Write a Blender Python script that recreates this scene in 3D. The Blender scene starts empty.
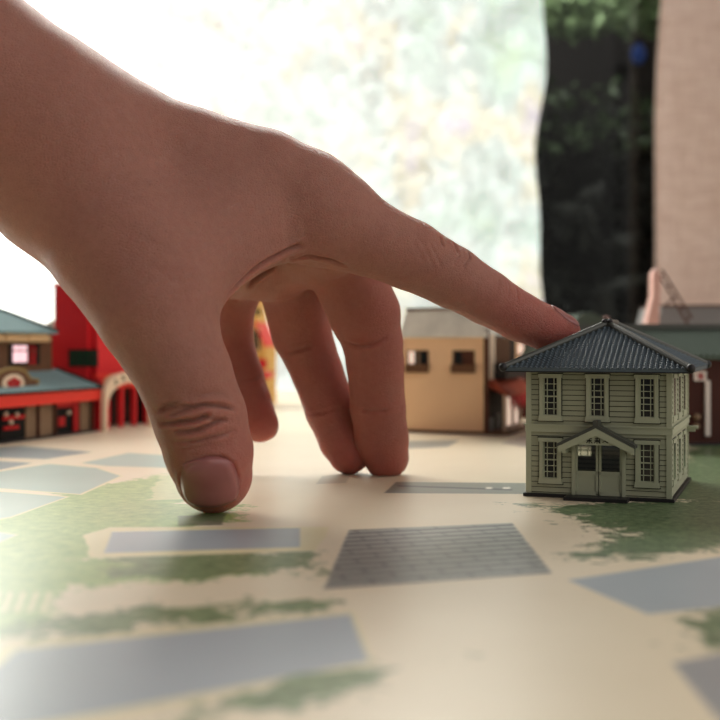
import bpy, bmesh, math, random
import numpy as np
from mathutils import Vector, Matrix
from mathutils.bvhtree import BVHTree

# ------------------------------------------------------------------ basics
# All lengths below are in millimetres (the place is a table top with model houses); meshes are stored in metres.
MM = 0.001
F, CX, HY, EYE = 1150.0, 360.0, 343.0, 40.0      # focal length in px, centre column, horizon row, eye height over the table
sc = bpy.context.scene
col = sc.collection
rnd = random.Random(7)

def P(px, py, Y):
    """point at distance Y (mm) seen at that place of the picture"""
    s = Y / F
    return np.array([(px - CX) * s, Y, EYE - (py - HY) * s])

def G(px, py):
    """point of the table top"""
    Y = EYE * F / (py - HY)
    return np.array([(px - CX) * Y / F, Y])

def srgb(r, g, b):
    f = lambda c: (c / 12.92 if c <= 0.04045 else ((c + 0.055) / 1.055) ** 2.4)
    return (f(r / 255), f(g / 255), f(b / 255), 1)

# ------------------------------------------------------------------ node helpers
class NT:
    def __init__(self, name):
        self.m = bpy.data.materials.new(name)
        self.m.use_nodes = True
        self.t = self.m.node_tree
        self.b = self.t.nodes['Principled BSDF']
        self.out = self.t.nodes['Material Output']
        self._c = None
    def n(self, kind, **kw):
        x = self.t.nodes.new(kind)
        for k, v in kw.items():
            setattr(x, k, v)
        return x
    def put(self, sock, v):
        if hasattr(v, 'links'):
            self.t.links.new(v, sock)
        else:
            sock.default_value = v
    def coord(self, scale=1000.0):
        if self._c is None:
            c = self.n('ShaderNodeTexCoord')
            v = self.n('ShaderNodeVectorMath', operation='SCALE')
            self.t.links.new(c.outputs['Object'], v.inputs[0])
            v.inputs['Scale'].default_value = scale
            self._c = v.outputs[0]
        return self._c
    def math(self, op, a, b=0.0, c=None, clamp=False):
        x = self.n('ShaderNodeMath', operation=op, use_clamp=clamp)
        self.put(x.inputs[0], a); self.put(x.inputs[1], b)
        if c is not None: self.put(x.inputs[2], c)
        return x.outputs[0]
    def dot(self, v, w):
        x = self.n('ShaderNodeVectorMath', operation='DOT_PRODUCT')
        self.put(x.inputs[0], v); self.put(x.inputs[1], w)
        return x.outputs['Value']
    def mul(self, v, w):
        x = self.n('ShaderNodeVectorMath', operation='MULTIPLY')
        self.put(x.inputs[0], v); self.put(x.inputs[1], w)
        return x.outputs[0]
    def noise(self, scale, detail=3, rough=0.5, vec=None, out=0, distortion=0.0):
        x = self.n('ShaderNodeTexNoise')
        self.put(x.inputs['Vector'], self.coord() if vec is None else vec)
        x.inputs['Scale'].default_value = scale
        x.inputs['Detail'].default_value = detail
        x.inputs['Roughness'].default_value = rough
        x.inputs['Distortion'].default_value = distortion
        return x.outputs[out]
    def ramp(self, v, a, b, lo=0.0, hi=1.0):
        x = self.n('ShaderNodeMapRange', clamp=True)
        self.put(x.inputs[0], v)
        for i, q in enumerate((a, b, lo, hi)): self.put(x.inputs[i + 1], q)
        return x.outputs[0]
    def mix(self, f, a, b, blend='MIX'):
        x = self.n('ShaderNodeMix', data_type='RGBA', blend_type=blend)
        self.put(x.inputs[0], f); self.put(x.inputs[6], a); self.put(x.inputs[7], b)
        return x.outputs[2]
    def bump(self, h, dist, strength=1.0):
        x = self.n('ShaderNodeBump')
        self.put(x.inputs['Height'], h)
        x.inputs['Distance'].default_value = dist * MM
        x.inputs['Strength'].default_value = strength
        self.t.links.new(x.outputs[0], self.b.inputs['Normal'])
        return x
    def set(self, color=None, rough=None, spec=None, **kw):
        if color is not None: self.put(self.b.inputs['Base Color'], color)
        if rough is not None: self.put(self.b.inputs['Roughness'], rough)
        if spec is not None: self.put(self.b.inputs['Specular IOR Level'], spec)
        for k, v in kw.items(): self.put(self.b.inputs[k], v)
        return self.m

def paint(name, rgb, rough=0.6, var=0.12, scale=0.25, spec=0.3, bump=0.0):
    t = NT(name)
    c = srgb(*rgb)
    n = t.noise(scale, 4, 0.6)
    dark = tuple(x * (1 - var) for x in c[:3]) + (1,)
    lite = tuple(min(1, x * (1 + var)) for x in c[:3]) + (1,)
    t.set(t.mix(n, dark, lite), rough, spec)
    if bump:
        t.bump(t.noise(scale * 8, 3), bump)
    return t.m

# ------------------------------------------------------------------ mesh builder
class MB:
    def __init__(self):
        self.v, self.f = [], []
    def raw(self, vs, fs, M=None):
        o = len(self.v)
        for p in vs:
            p = Vector((float(p[0]), float(p[1]), float(p[2])))
            self.v.append(M @ p if M is not None else p)
        self.f += [tuple(i + o for i in f) for f in fs]
        return self
    def box(self, x0, x1, y0, y1, z0, z1, M=None):
        return self.raw([(x0,y0,z0),(x1,y0,z0),(x1,y1,z0),(x0,y1,z0),(x0,y0,z1),(x1,y0,z1),(x1,y1,z1),(x0,y1,z1)],
                        [(0,3,2,1),(4,5,6,7),(0,1,5,4),(1,2,6,5),(2,3,7,6),(3,0,4,7)], M)
    def prism(self, pts, a0, a1, axis='y', M=None):
        """outline in the plane across the axis, extruded along it"""
        n = len(pts)
        def q(p, a):
            return {'y': (p[0], a, p[1]), 'x': (a, p[0], p[1]), 'z': (p[0], p[1], a)}[axis]
        vs = [q(p, a0) for p in pts] + [q(p, a1) for p in pts]
        fs = [tuple(range(n)), tuple(range(2*n-1, n-1, -1))] + [(i, (i+1) % n, n+(i+1) % n, n+i) for i in range(n)]
        return self.raw(vs, fs, M)
    def tube(self, pts, r, seg=10, M=None, caps=True):
        pts = [Vector(tuple(map(float, p))) for p in pts]
        rs = r if isinstance(r, (list, tuple)) else [r] * len(pts)
        vs, fs = [], []
        up = Vector((0.13, 0.21, 0.97))
        for i, p in enumerate(pts):
            d = (pts[min(i+1, len(pts)-1)] - pts[max(i-1, 0)]).normalized()
            a = d.cross(up)
            if a.length < 1e-3: a = d.cross(Vector((1, 0, 0)))
            a.normalize(); b = a.cross(d)
            for k in range(seg):
                t = 2*math.pi*k/seg
                vs.append(p + (a*math.cos(t) + b*math.sin(t))*rs[i])
        for i in range(len(pts)-1):
            for k in range(seg):
                k2 = (k+1) % seg
                fs.append((i*seg+k, i*seg+k2, (i+1)*seg+k2, (i+1)*seg+k))
        if caps:
            fs.append(tuple(range(seg-1, -1, -1)))
            fs.append(tuple((len(pts)-1)*seg + k for k in range(seg)))
        return self.raw(vs, fs, M)
    def ball(self, c, r, sx=1, sy=1, sz=1, seg=14, M=None):
        vs, fs = [], []
        rings = seg // 2
        for i in range(rings+1):
            th = math.pi*i/rings
            for k in range(seg):
                ph = 2*math.pi*k/seg
                vs.append((c[0]+r*sx*math.sin(th)*math.cos(ph), c[1]+r*sy*math.sin(th)*math.sin(ph), c[2]+r*sz*math.cos(th)))
        for i in range(rings):
            for k in range(seg):
                k2 = (k+1) % seg
                fs.append((i*seg+k, (i+1)*seg+k, (i+1)*seg+k2, i*seg+k2))
        return self.raw(vs, fs, M)
    def build(self, name, mat, parent=None, smooth=False, bevel=0.0):
        me = bpy.data.meshes.new(name)
        me.from_pydata([tuple(p*MM) for p in self.v], [], self.f)
        bm = bmesh.new(); bm.from_mesh(me)
        bmesh.ops.remove_doubles(bm, verts=bm.verts, dist=1e-7)
        bmesh.ops.recalc_face_normals(bm, faces=bm.faces)
        bm.to_mesh(me); bm.free()
        if mat is not None: me.materials.append(mat)
        if smooth: me.polygons.foreach_set('use_smooth', [True]*len(me.polygons))
        o = bpy.data.objects.new(name, me)
        col.objects.link(o)
        if parent is not None: o.parent = parent
        if bevel:
            b = o.modifiers.new('bevel', 'BEVEL'); b.width = bevel*MM; b.segments = 2; b.limit_method = 'ANGLE'
        return o

def tag(o, label=None, cat=None, group=None, kind=None):
    for k, v in (('label', label), ('category', cat), ('group', group), ('kind', kind)):
        if v: o[k] = v
    return o
def empty(name, loc, rz=0.0):
    o = bpy.data.objects.new(name, None)
    o.empty_display_size = 0.01
    o.location = (loc[0]*MM, loc[1]*MM, loc[2]*MM)
    o.rotation_euler = (0, 0, rz)
    col.objects.link(o)
    return o
def struct(o):
    o['kind'] = 'structure'
    return o

# ------------------------------------------------------------------ materials
M = dict(
    sage=paint('sage_siding', (162, 164, 139), 0.55, 0.08),
    sage_trim=paint('sage_trim', (174, 178, 153), 0.5, 0.06),
    slate=paint('slate_tiles', (82, 94, 102), 0.58, 0.2, 0.5, 0.3),
    ridge=paint('ridge_cap', (74, 76, 70), 0.42, 0.1, 0.5, 0.5),
    black=paint('black_base', (38, 36, 38), 0.45, 0.1),
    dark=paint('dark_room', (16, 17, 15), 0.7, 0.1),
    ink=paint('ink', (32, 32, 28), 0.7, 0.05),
    tan=paint('tan_plaster', (238, 200, 160), 0.75, 0.06, 0.06),
    greyroof=paint('weathered_sheet_roof', (226, 221, 210), 0.7, 0.35, 0.09),
    brown=paint('dark_brown_wood', (84, 48, 34), 0.6, 0.15),
    brown2=paint('umber_wood', (104, 72, 50), 0.6, 0.15),
    brownred=paint('oxblood_wall', (70, 34, 26), 0.7, 0.12),
    red=paint('red_wall', (206, 34, 42), 0.6, 0.06),
    redorange=paint('red_fascia', (226, 58, 46), 0.55, 0.05),
    teal=paint('teal_roof', (122, 148, 150), 0.8, 0.08, 0.1, 0.12),
    beige=paint('beige_wood', (214, 178, 132), 0.6, 0.06),
    cream=paint('cream_plaster', (226, 204, 178), 0.6, 0.05),
    white=paint('white_sign', (226, 214, 206), 0.6, 0.04),
    greygreen=paint('grey_green_tiles', (86, 97, 88), 0.85, 0.1, 0.25, 0.1),
    greyblock=paint('grey_roof', (126, 124, 124), 0.6, 0.06),
    pink=paint('pink_panel', (214, 168, 156), 0.6, 0.06),
    awning=paint('rust_awning', (166, 74, 50), 0.6, 0.12),
    banner=paint('red_cloth', (176, 30, 32), 0.7, 0.1),
    greenglass=paint('green_glass', (34, 70, 52), 0.15, 0.2, 0.4, 0.5),
    gold=paint('olive_gilt', (140, 118, 70), 0.5, 0.2),
    yellow=paint('yellow_plaster', (214, 168, 88), 0.7, 0.06),
    shoji=paint('paper_panel', (136, 112, 88), 0.7, 0.12),
    steel=paint('grey_metal', (120, 124, 124), 0.4, 0.1),
    oak=paint('table_wood', (150, 110, 76), 0.5, 0.15, 0.02),
    wallp=paint('room_wall', (186, 176, 164), 0.8, 0.04, 0.02),
    floorm=paint('room_floor', (120, 96, 74), 0.6, 0.12, 0.01),
    blue=paint('blue_plastic', (16, 52, 120), 0.4, 0.05),
    cordm=paint('grey_cord', (74, 70, 66), 0.7, 0.05),
)
def glass_dark():
    t = NT('dark_glazing')
    t.set((0.012, 0.014, 0.012, 1), 0.08, 0.5)
    return t.m
M['glass'] = glass_dark()
def lit(name, rgb, strength):
    t = NT(name)
    n = t.noise(0.5, 2)
    c = srgb(*rgb)
    t.set((0.6, 0.5, 0.5, 1), 0.6)
    t.put(t.b.inputs['Emission Color'], t.mix(n, c, tuple(x*0.8 for x in c[:3]) + (1,)))
    t.b.inputs['Emission Strength'].default_value = strength
    return t.m
M['lit_pink'] = lit('lit_pink_window', (255, 205, 214), 1.0)  # glow stands in for window light coming through from behind
M['lit_warm'] = lit('lit_warm_window', (255, 222, 196), 0.75)

# ------------------------------------------------------------------ printed paper sheet (streets, roofs and lawns printed on it)
def sheet_material():
    t = NT('printed_street_plan')
    c = t.coord()
    sep = t.n('ShaderNodeSeparateXYZ'); t.put(sep.inputs[0], c)
    comb = t.n('ShaderNodeCombineXYZ')
    t.put(comb.inputs[0], sep.outputs[0]); t.put(comb.inputs[1], sep.outputs[1]); comb.inputs[2].default_value = 1.0
    v1 = comb.outputs[0]
    n_fine = t.math('SUBTRACT', t.noise(0.55, 5, 0.7), 0.5)
    n_mid = t.math('SUBTRACT', t.noise(0.10, 6, 0.72), 0.5)
    n_big = t.noise(0.035, 4, 0.6)
    n_rag = t.math('MULTIPLY_ADD', t.math('SUBTRACT', t.noise(0.42, 4, 0.7), 0.5), 0.55, n_mid)
    def inside(px, amp=0.0, noise=None, soft=0.35):
        """soft mask of a convex outline given by picture places on the table, edges broken by noise"""
        pts = [G(*p) for p in px]
        ctr = sum(pts) / len(pts)
        d = None
        for a, b in zip(pts, pts[1:] + pts[:1]):
            e = b - a; n = np.array([e[1], -e[0]]) / (np.hypot(*e) + 1e-9)
            k = -n.dot(a)
            if n.dot(ctr) + k > 0: n, k = -n, -k
            q = t.dot(v1, (n[0], n[1], k))
            d = q if d is None else t.math('MAXIMUM', d, q)
        if noise is not None:
            d = t.math('MULTIPLY_ADD', noise, amp, d)
        return t.ramp(d, soft, -soft)
    base = t.mix(n_big, srgb(226, 209, 180), srgb(238, 223, 196))
    base = t.mix(t.ramp(t.noise(0.9, 4, 0.75), 0.62, 0.8), base, srgb(214, 190, 158))
    colr = base
    def layer(mask, c, f=1.0):
        nonlocal colr
        if f != 1.0: mask = t.math('MULTIPLY', mask, f)
        colr = t.mix(mask, colr, c)
    # lawns
    g_dark = t.mix(t.ramp(t.noise(0.45, 5, 0.7), 0.35, 0.65), srgb(52, 80, 48), srgb(126, 144, 104))
    g_lite = t.mix(t.ramp(t.noise(0.3, 5, 0.7), 0.35, 0.65), srgb(132, 164, 92), srgb(176, 196, 124))
    lawns_l = [
        [(-60, 512), (60, 492), (172, 455), (190, 470), (190, 530), (90, 560), (-60, 580)],
        [(-60, 545), (80, 556), (312, 553), (300, 572), (180, 582), (-60, 592)],
        [(-60, 548), (60, 552), (84, 580), (60, 604), (40, 640), (-60, 645)],
        [(150, 505), (240, 505), (240, 520), (150, 524)],
    ]
    for q in lawns_l: layer(inside(q, 22, n_rag, 1.2), g_lite)
    g_mid = t.mix(t.ramp(t.noise(0.35, 5, 0.7), 0.35, 0.65), srgb(86, 110, 68), srgb(140, 156, 112))
    for q in ([(120, 556), (320, 550), (318, 570), (180, 580), (110, 576)],
              [(-60, 612), (150, 606), (236, 592), (330, 606), (150, 628), (20, 640), (-60, 640)],
              [(222, 692), (262, 682), (300, 672), (402, 668), (340, 694), (170, 730)]):
        layer(inside(q, 34, n_rag, 1.6), g_mid)
    for q in ([(530, 505), (600, 503), (720, 500), (800, 500), (800, 545), (700, 546), (600, 528)],
              [(640, 500), (690, 445), (800, 438), (800, 505)],
              [(566, 558), (600, 538), (720, 520), (800, 530), (720, 550), (640, 557)],
              [(686, 628), (700, 615), (760, 606), (760, 650), (712, 650)]):
        layer(inside(q, 44, n_rag, 2.2), g_dark)
    # pale strips between the lawns
    pale = srgb(226, 214, 172)
    layer(inside([(84, 535), (110, 527), (330, 527), (316, 551), (90, 558)], 2.5, n_mid), pale)
    layer(inside([(160, 474), (205, 478), (215, 498), (150, 500)], 9, n_mid), pale, 0.55)
    # crosswalk bars
    for k in range(6):
        x = -18 + k * 13
        layer(inside([(x, 592), (x + 6, 592), (x - 1, 612), (x - 8, 612)], 0.5, n_fine), pale, 0.8)
    # plots in flat grey blue with a pale kerb
    blue = t.mix(n_big, srgb(158, 166, 172), srgb(170, 178, 184))
    green = t.mix(n_big, srgb(158, 178, 168), srgb(172, 190, 178))
    def plot(q, c, kerb=True, grow=1.05):
        if kerb:
            m = np.mean(np.array(q, float), axis=0)
            layer(inside([tuple(m + (np.array(p) - m) * grow) for p in q], 0.6, n_fine), pale)
        layer(inside(q, 0.5, n_fine), c)
    layer(inside([(4, 645), (354, 611), (374, 664), (-60, 750), (-60, 700)], 0.6, n_fine), pale)
    plot([(18, 650), (350, 614), (369, 662), (262, 682), (-60, 745), (-60, 712)], blue, False)
    layer(inside([(258, 690), (264, 680), (300, 674), (405, 667), (345, 692), (170, 732)], 6, n_mid), g_mid)
    plot([(568, 580), (726, 556), (760, 603), (648, 614)], blue, False)
    plot([(672, 663), (760, 646), (780, 760), (716, 716)], srgb(150, 150, 152) , False)
    plot([(112, 532), (300, 528), (300, 547), (104, 553)], blue, False)
    plot([(0, 447), (22, 446), (92, 452), (46, 459), (-40, 456)], srgb(128, 142, 142))
    plot([(-60, 462), (-20, 460), (32, 463), (-20, 474), (-60, 478)], srgb(132, 146, 146))
    plot([(82, 463), (128, 453), (180, 456), (176, 468), (108, 466)], green)
    plot([(-30, 476), (50, 464), (96, 468), (120, 476), (80, 494), (-30, 486)], green)
    plot([(-60, 498), (-20, 490), (66, 497), (10, 517), (-60, 528)], green)
    plot([(-60, 540), (-10, 531), (16, 535), (-12, 547), (-60, 555)], green)
    layer(inside([(178, 516), (226, 514), (222, 525), (178, 526)], 2, n_fine), srgb(92, 100, 78), 0.8)
    # far strips
    layer(inside([(408, 441), (460, 440), (448, 447), (404, 449)], 1.5, n_fine), srgb(150, 150, 140))
    layer(inside([(500, 443), (530, 434), (560, 440), (530, 448)], 1.0, n_fine), srgb(120, 104, 98), 0.7)
    layer(inside([(322, 476), (352, 473), (346, 483), (316, 484)], 1.2, n_fine), srgb(150, 136, 118), 0.5)
    # narrow printed street in front of the finger tips, with a broken dark line and white marks
    layer(inside([(396, 482), (526, 483), (526, 494), (384, 493)], 0.4, n_fine), srgb(126, 130, 118))
    layer(inside([(398, 485), (512, 489), (512, 490.5), (398, 486.6)], 1.3, n_fine), srgb(52, 54, 52))
    layer(inside([(486, 487), (492, 487), (492, 489), (486, 489)], 0.3, n_fine), srgb(236, 232, 220))
    layer(inside([(503, 487), (510, 487), (510, 489), (503, 489)], 0.3, n_fine), srgb(236, 232, 220))
    # printed tiled roof
    q = [(349, 530), (512, 523), (552, 573), (324, 589)]
    a, b = G(324, 589), G(552, 573)
    u = (b - a) / np.hypot(*(b - a)); w = np.array([-u[1], u[0]])
    acr = t.dot(v1, (w[0], w[1], -w.dot(a)))
    aln = t.dot(v1, (u[0], u[1], -u.dot(a)))
    course = t.math('FRACT', t.math('DIVIDE', acr, 4.5))
    line = t.ramp(course, 0.40, 0.22)
    step = t.math('FLOOR', t.math('DIVIDE', acr, 4.5))
    br = t.math('FRACT', t.math('ADD', t.math('DIVIDE', aln, 9.0), t.math('MULTIPLY', step, 0.41)))
    vline = t.ramp(br, 0.12, 0.03)
    tone = t.mix(n_big, srgb(146, 148, 142), srgb(164, 162, 152))
    tone = t.mix(t.math('MULTIPLY', t.math('MAXIMUM', line, t.math('MULTIPLY', vline, 0.6)), 1.0), tone, srgb(48, 52, 54))
    layer(inside(q, 0.8, n_fine), tone)
    t.set(colr, 0.33, 0.28)
    t.bump(t.noise(0.06, 2), 0.25, 0.5)
    return t.m

# ------------------------------------------------------------------ the setting
tb = tag(empty('table', (0, 480, -1.0)), 'wooden table carrying the printed street plan and the model houses', 'table')
MB().box(-620, 620, -520, 480, -24, 0).build('tabletop', M['oak'], tb, bevel=2)
for sx in (-1, 1):
    for y in (-460, 420):
        MB().box(sx*560-28, sx*560+28, y-28, y+28, -719, -24).build('leg', M['oak'], tb)
sheet = MB().box(-600, 600, -20, 950, -1.0, 0).build('printed_street_plan', sheet_material())
tag(sheet, 'glossy paper street plan printed with lawns, roads and grey plots covering the table', 'paper sheet')
struct(MB().box(-1600, 1600, -1400, 2600, -760, -720).build('floor', M['floorm']))

WY = 1100.0
def film_material():
    t = NT('patterned_window_film')
    c = t.coord()
    sep = t.n('ShaderNodeSeparateXYZ'); t.put(sep.inputs[0], c)
    x, z = sep.outputs[0], sep.outputs[2]
    n1 = t.noise(0.019, 5, 0.62, vec=t.mul(c, (0.8, 1.0, 1.15)))
    n2 = t.noise(0.055, 4, 0.65, distortion=1.2)
    hue = t.math('ADD', t.noise(0.013, 3, 0.6, vec=t.mul(c, (1.0, 1.0, 0.8))), t.math('MULTIPLY', t.ramp(x, 0, 170), t.ramp(z, 80, 400, 0.10, -0.12)))
    cr = t.n('ShaderNodeValToRGB')
    t.put(cr.inputs[0], hue)
    e = cr.color_ramp.elements
    e[0].position = 0.28; e[0].color = (0.62, 0.90, 0.58, 1)
    e[1].position = 0.74; e[1].color = (0.98, 0.64, 0.80, 1)
    for p, q in ((0.40, (0.60, 0.84, 0.72, 1)), (0.50, (0.74, 0.90, 0.84, 1)), (0.58, (0.94, 0.90, 0.62, 1)), (0.66, (0.86, 0.80, 0.94, 1))):
        k = e.new(p); k.color = q
    # the film turns into a prism pattern towards its right-hand edge; daylight is strongest further left, boosted beyond the view to light the scene
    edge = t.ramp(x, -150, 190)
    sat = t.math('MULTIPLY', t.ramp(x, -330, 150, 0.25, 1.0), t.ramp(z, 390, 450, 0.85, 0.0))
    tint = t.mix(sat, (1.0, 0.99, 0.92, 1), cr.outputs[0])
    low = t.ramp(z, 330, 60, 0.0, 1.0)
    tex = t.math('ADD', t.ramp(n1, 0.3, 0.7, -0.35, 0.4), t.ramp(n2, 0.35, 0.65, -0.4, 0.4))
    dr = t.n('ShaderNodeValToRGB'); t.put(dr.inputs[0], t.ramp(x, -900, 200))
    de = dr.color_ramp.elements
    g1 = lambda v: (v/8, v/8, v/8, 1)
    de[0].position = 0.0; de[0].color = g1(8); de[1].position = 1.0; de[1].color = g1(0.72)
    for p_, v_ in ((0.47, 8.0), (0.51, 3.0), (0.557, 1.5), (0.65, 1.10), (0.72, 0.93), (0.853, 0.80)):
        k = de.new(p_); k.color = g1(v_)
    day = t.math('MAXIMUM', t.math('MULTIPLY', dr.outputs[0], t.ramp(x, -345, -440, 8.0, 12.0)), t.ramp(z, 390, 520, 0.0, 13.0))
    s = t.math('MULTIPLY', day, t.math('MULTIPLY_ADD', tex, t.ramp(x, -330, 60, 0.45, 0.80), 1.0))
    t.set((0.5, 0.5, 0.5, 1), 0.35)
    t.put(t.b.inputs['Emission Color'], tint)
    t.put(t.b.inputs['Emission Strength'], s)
    return t.m
def wavy_panel(x0, xr, z0, z1, y0, y1, n=40):
    """a pane whose right edge wanders a little"""
    mb = MB(); prof = []
    for i in range(n+1):
        z = z0 + (z1-z0)*i/n
        prof.append((xr(z), z))
    mb.prism([(x0, z0)] + prof + [(x0, z1)], y0, y1, 'y')
    return mb
win = empty('window_1', (0, WY, 0)); struct(win)
def film_edge(z):
    return 173 + 4.5*math.sin(z/47.0+0.6) + 2.5*math.sin(z/21.0)
pane = wavy_panel(-900, film_edge, -160, 800, 0, 2).build('window_film', film_material(), win)
tag(pane, 'bright patterned privacy film with rainbow tints')
MB().box(-960, 640, 6, 30, -200, -160).box(-960, 640, 6, 30, 800, 850).box(-960, -900, 6, 30, -160, 800).box(600, 640, 6, 30, -160, 800).build('window_frame', M['steel'], win)
def pane_glass():
    t = NT('clear_window_glass')
    tr = t.n('ShaderNodeBsdfTransparent'); tr.inputs[0].default_value = (0.92, 0.94, 0.93, 1)
    gl = t.n('ShaderNodeBsdfGlossy'); gl.inputs['Roughness'].default_value = 0.02
    mx = t.n('ShaderNodeMixShader'); mx.inputs[0].default_value = 0.02
    t.t.links.new(tr.outputs[0], mx.inputs[1]); t.t.links.new(gl.outputs[0], mx.inputs[2])
    t.t.links.new(mx.outputs[0], t.out.inputs['Surface'])
    return t.m
MB().box(170, 600, 12, 15, -160, 800).build('glass_pane', pane_glass(), win)
wl = MB().box(-1600, -960, 6, 60, -720, 1600).box(640, 1600, 6, 60, -720, 1600).box(-960, 640, 6, 60, 850, 1600).box(-960, 640, 6, 60, -720, -200)
wl.v = [v + Vector((0, WY, 0)) for v in wl.v]
struct(wl.build('wall_back', M['wallp']))

# dark garden behind the clear pane; its light and shade are put into the leaf colours
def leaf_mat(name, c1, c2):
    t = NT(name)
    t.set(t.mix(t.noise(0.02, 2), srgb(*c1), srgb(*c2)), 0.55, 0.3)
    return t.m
def bush(name, mat, x0, x1, y0, y1, z0, z1, n, size, label):
    vs, fs = [], []
    for _ in range(n):
        c = Vector((rnd.uniform(x0, x1), rnd.uniform(y0, y1), rnd.uniform(z0, z1)))
        a = Vector((rnd.gauss(0, 1), rnd.gauss(0, 1), rnd.gauss(0, 1))).normalized()
        b = a.cross(Vector((rnd.gauss(0, 1), rnd.gauss(0, 1), rnd.gauss(0, 1)))).normalized()
        s = size*rnd.uniform(0.6, 1.3); o = len(vs)
        vs += [c - a*s, c + b*s*0.45 , c + a*s, c - b*s*0.45]
        fs.append((o, o+1, o+2, o+3))
    o = MB().raw(vs, fs).build(name, mat)
    return tag(o, label, 'shrub', kind='stuff')
struct(MB().box(60, 900, 1560, 1580, -720, 1300).build('exterior_fence', paint('dark_fence', (22, 16, 15), 0.8, 0.3, 0.02)))
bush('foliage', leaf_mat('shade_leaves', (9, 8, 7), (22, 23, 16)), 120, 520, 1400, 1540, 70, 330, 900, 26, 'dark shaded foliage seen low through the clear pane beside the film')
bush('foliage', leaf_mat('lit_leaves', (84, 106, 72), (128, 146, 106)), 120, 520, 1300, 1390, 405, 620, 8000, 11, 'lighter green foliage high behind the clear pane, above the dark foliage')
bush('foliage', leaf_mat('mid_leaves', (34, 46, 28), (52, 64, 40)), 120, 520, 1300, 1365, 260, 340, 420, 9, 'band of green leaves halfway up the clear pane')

# beige curtain at the right
def curtain():
    t = NT('beige_linen')
    c = t.coord()
    w1 = t.noise(1.0, 2, 0.5, vec=t.mul(c, (0.05, 0.05, 0.9)))
    w2 = t.noise(1.0, 2, 0.5, vec=t.mul(c, (0.9, 0.9, 0.05)))
    w = t.math('ADD', w1, w2)
    t.set(t.mix(t.ramp(w, 0.7, 1.3), srgb(218, 190, 176), srgb(250, 230, 220)), 0.85, 0.2)
    t.bump(w, 0.6)
    mb = MB(); nx, nz = 90, 24; vs, fs = [], []
    for j in range(nz+1):
        z = -420 + 1320*j/nz
        for i in range(nx+1):
            u = i/nx
            x0 = 268 + 12*max(0.0, (z-40)/330.0) + 3*math.sin(z/60.0)
            x = x0 + (760-x0)*u
            vs.append((x, 1062 + 9*math.sin(u*17 + 0.4*math.sin(z/130)) + 1.5*math.sin(u*47+1), z))
    for j in range(nz):
        for i in range(nx):
            a = j*(nx+1)+i
            fs.append((a, a+1, a+nx+2, a+nx+1))
    o = mb.raw(vs, fs).build('curtain', t.m, smooth=True)
    s = o.modifiers.new('thick', 'SOLIDIFY'); s.thickness = 0.0015
    return tag(o, 'beige woven linen curtain hanging at the right of the window', 'curtain')
cur = curtain()
cd = tag(empty("pull_cord", (257, 1084, 0)), 'thin grey pull cord with a blue knob hanging before the dark pane', 'cord')
MB().tube([(-2.2, 0, -120), (-1, 0, 400), (2, 0, 800)], 0.8, 6).tube([(2.8, 0, -120), (3, 0, 400), (5, 0, 800)], 0.8, 6).build('cord', M['cordm'], cd)
MB().ball((4, -6, 311), 8, 0.9, 0.7, 1.25).build('knob', M['blue'], cd, smooth=True)

# ------------------------------------------------------------------ building helpers
def T(x=0, y=0, z=0, rz=0.0):
    return Matrix.Translation((x, y, z)) @ Matrix.Rotation(rz, 4, 'Z')
def face_frames(w, d):
    """frames of the four sides of a w x d block: x runs along the side, -y points outwards"""
    return dict(front=T(-w/2, 0), right=T(w/2, 0, 0, math.pi/2), back=T(w/2, d, 0, math.pi), left=T(-w/2, d, 0, -math.pi/2))
def clapboard(mb, L, z0, z1, holes, M, pitch=1.33, th=1.0):
    """boards with holes (x0, x1, z0, z1); each board leans out towards its lower edge"""
    zs = {z0, z1}
    k = math.ceil(z0/pitch)
    while k*pitch < z1:
        if k*pitch > z0: zs.add(round(k*pitch, 4))
        k += 1
    for h in holes: zs |= {h[2], h[3]}
    zs = sorted(z for z in zs if z0 <= z <= z1)
    for a, b in zip(zs, zs[1:]):
        if b - a < 1e-4: continue
        m = (a+b)/2
        xs = [(0, L)]
        for h in holes:
            if h[2] < m < h[3]:
                nx = []
                for p, q in xs:
                    if h[0] > p: nx.append((p, min(q, h[0])))
                    if h[1] < q: nx.append((max(p, h[1]), q))
                xs = [(p, q) for p, q in nx if q - p > 1e-4]
        ph = math.floor(m/pitch)*pitch
        o = lambda z: -0.30*(1-(z-ph)/pitch) + 0.0
        if abs(b/pitch-round(b/pitch)) < 1e-3 and b-a > 0.25: b -= 0.2
        for p, q in xs:
            ya, yb = o(a+1e-5), o(b-1e-5)
            mb.raw([(p, ya, a), (q, ya, a), (q, yb, b), (p, yb, b), (p, th, a), (q, th, a), (q, th, b), (p, th, b)],
                   [(0,1,2,3), (4,7,6,5), (0,4,5,1), (1,5,6,2), (2,6,7,3), (3,7,4,0)], M)

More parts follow.
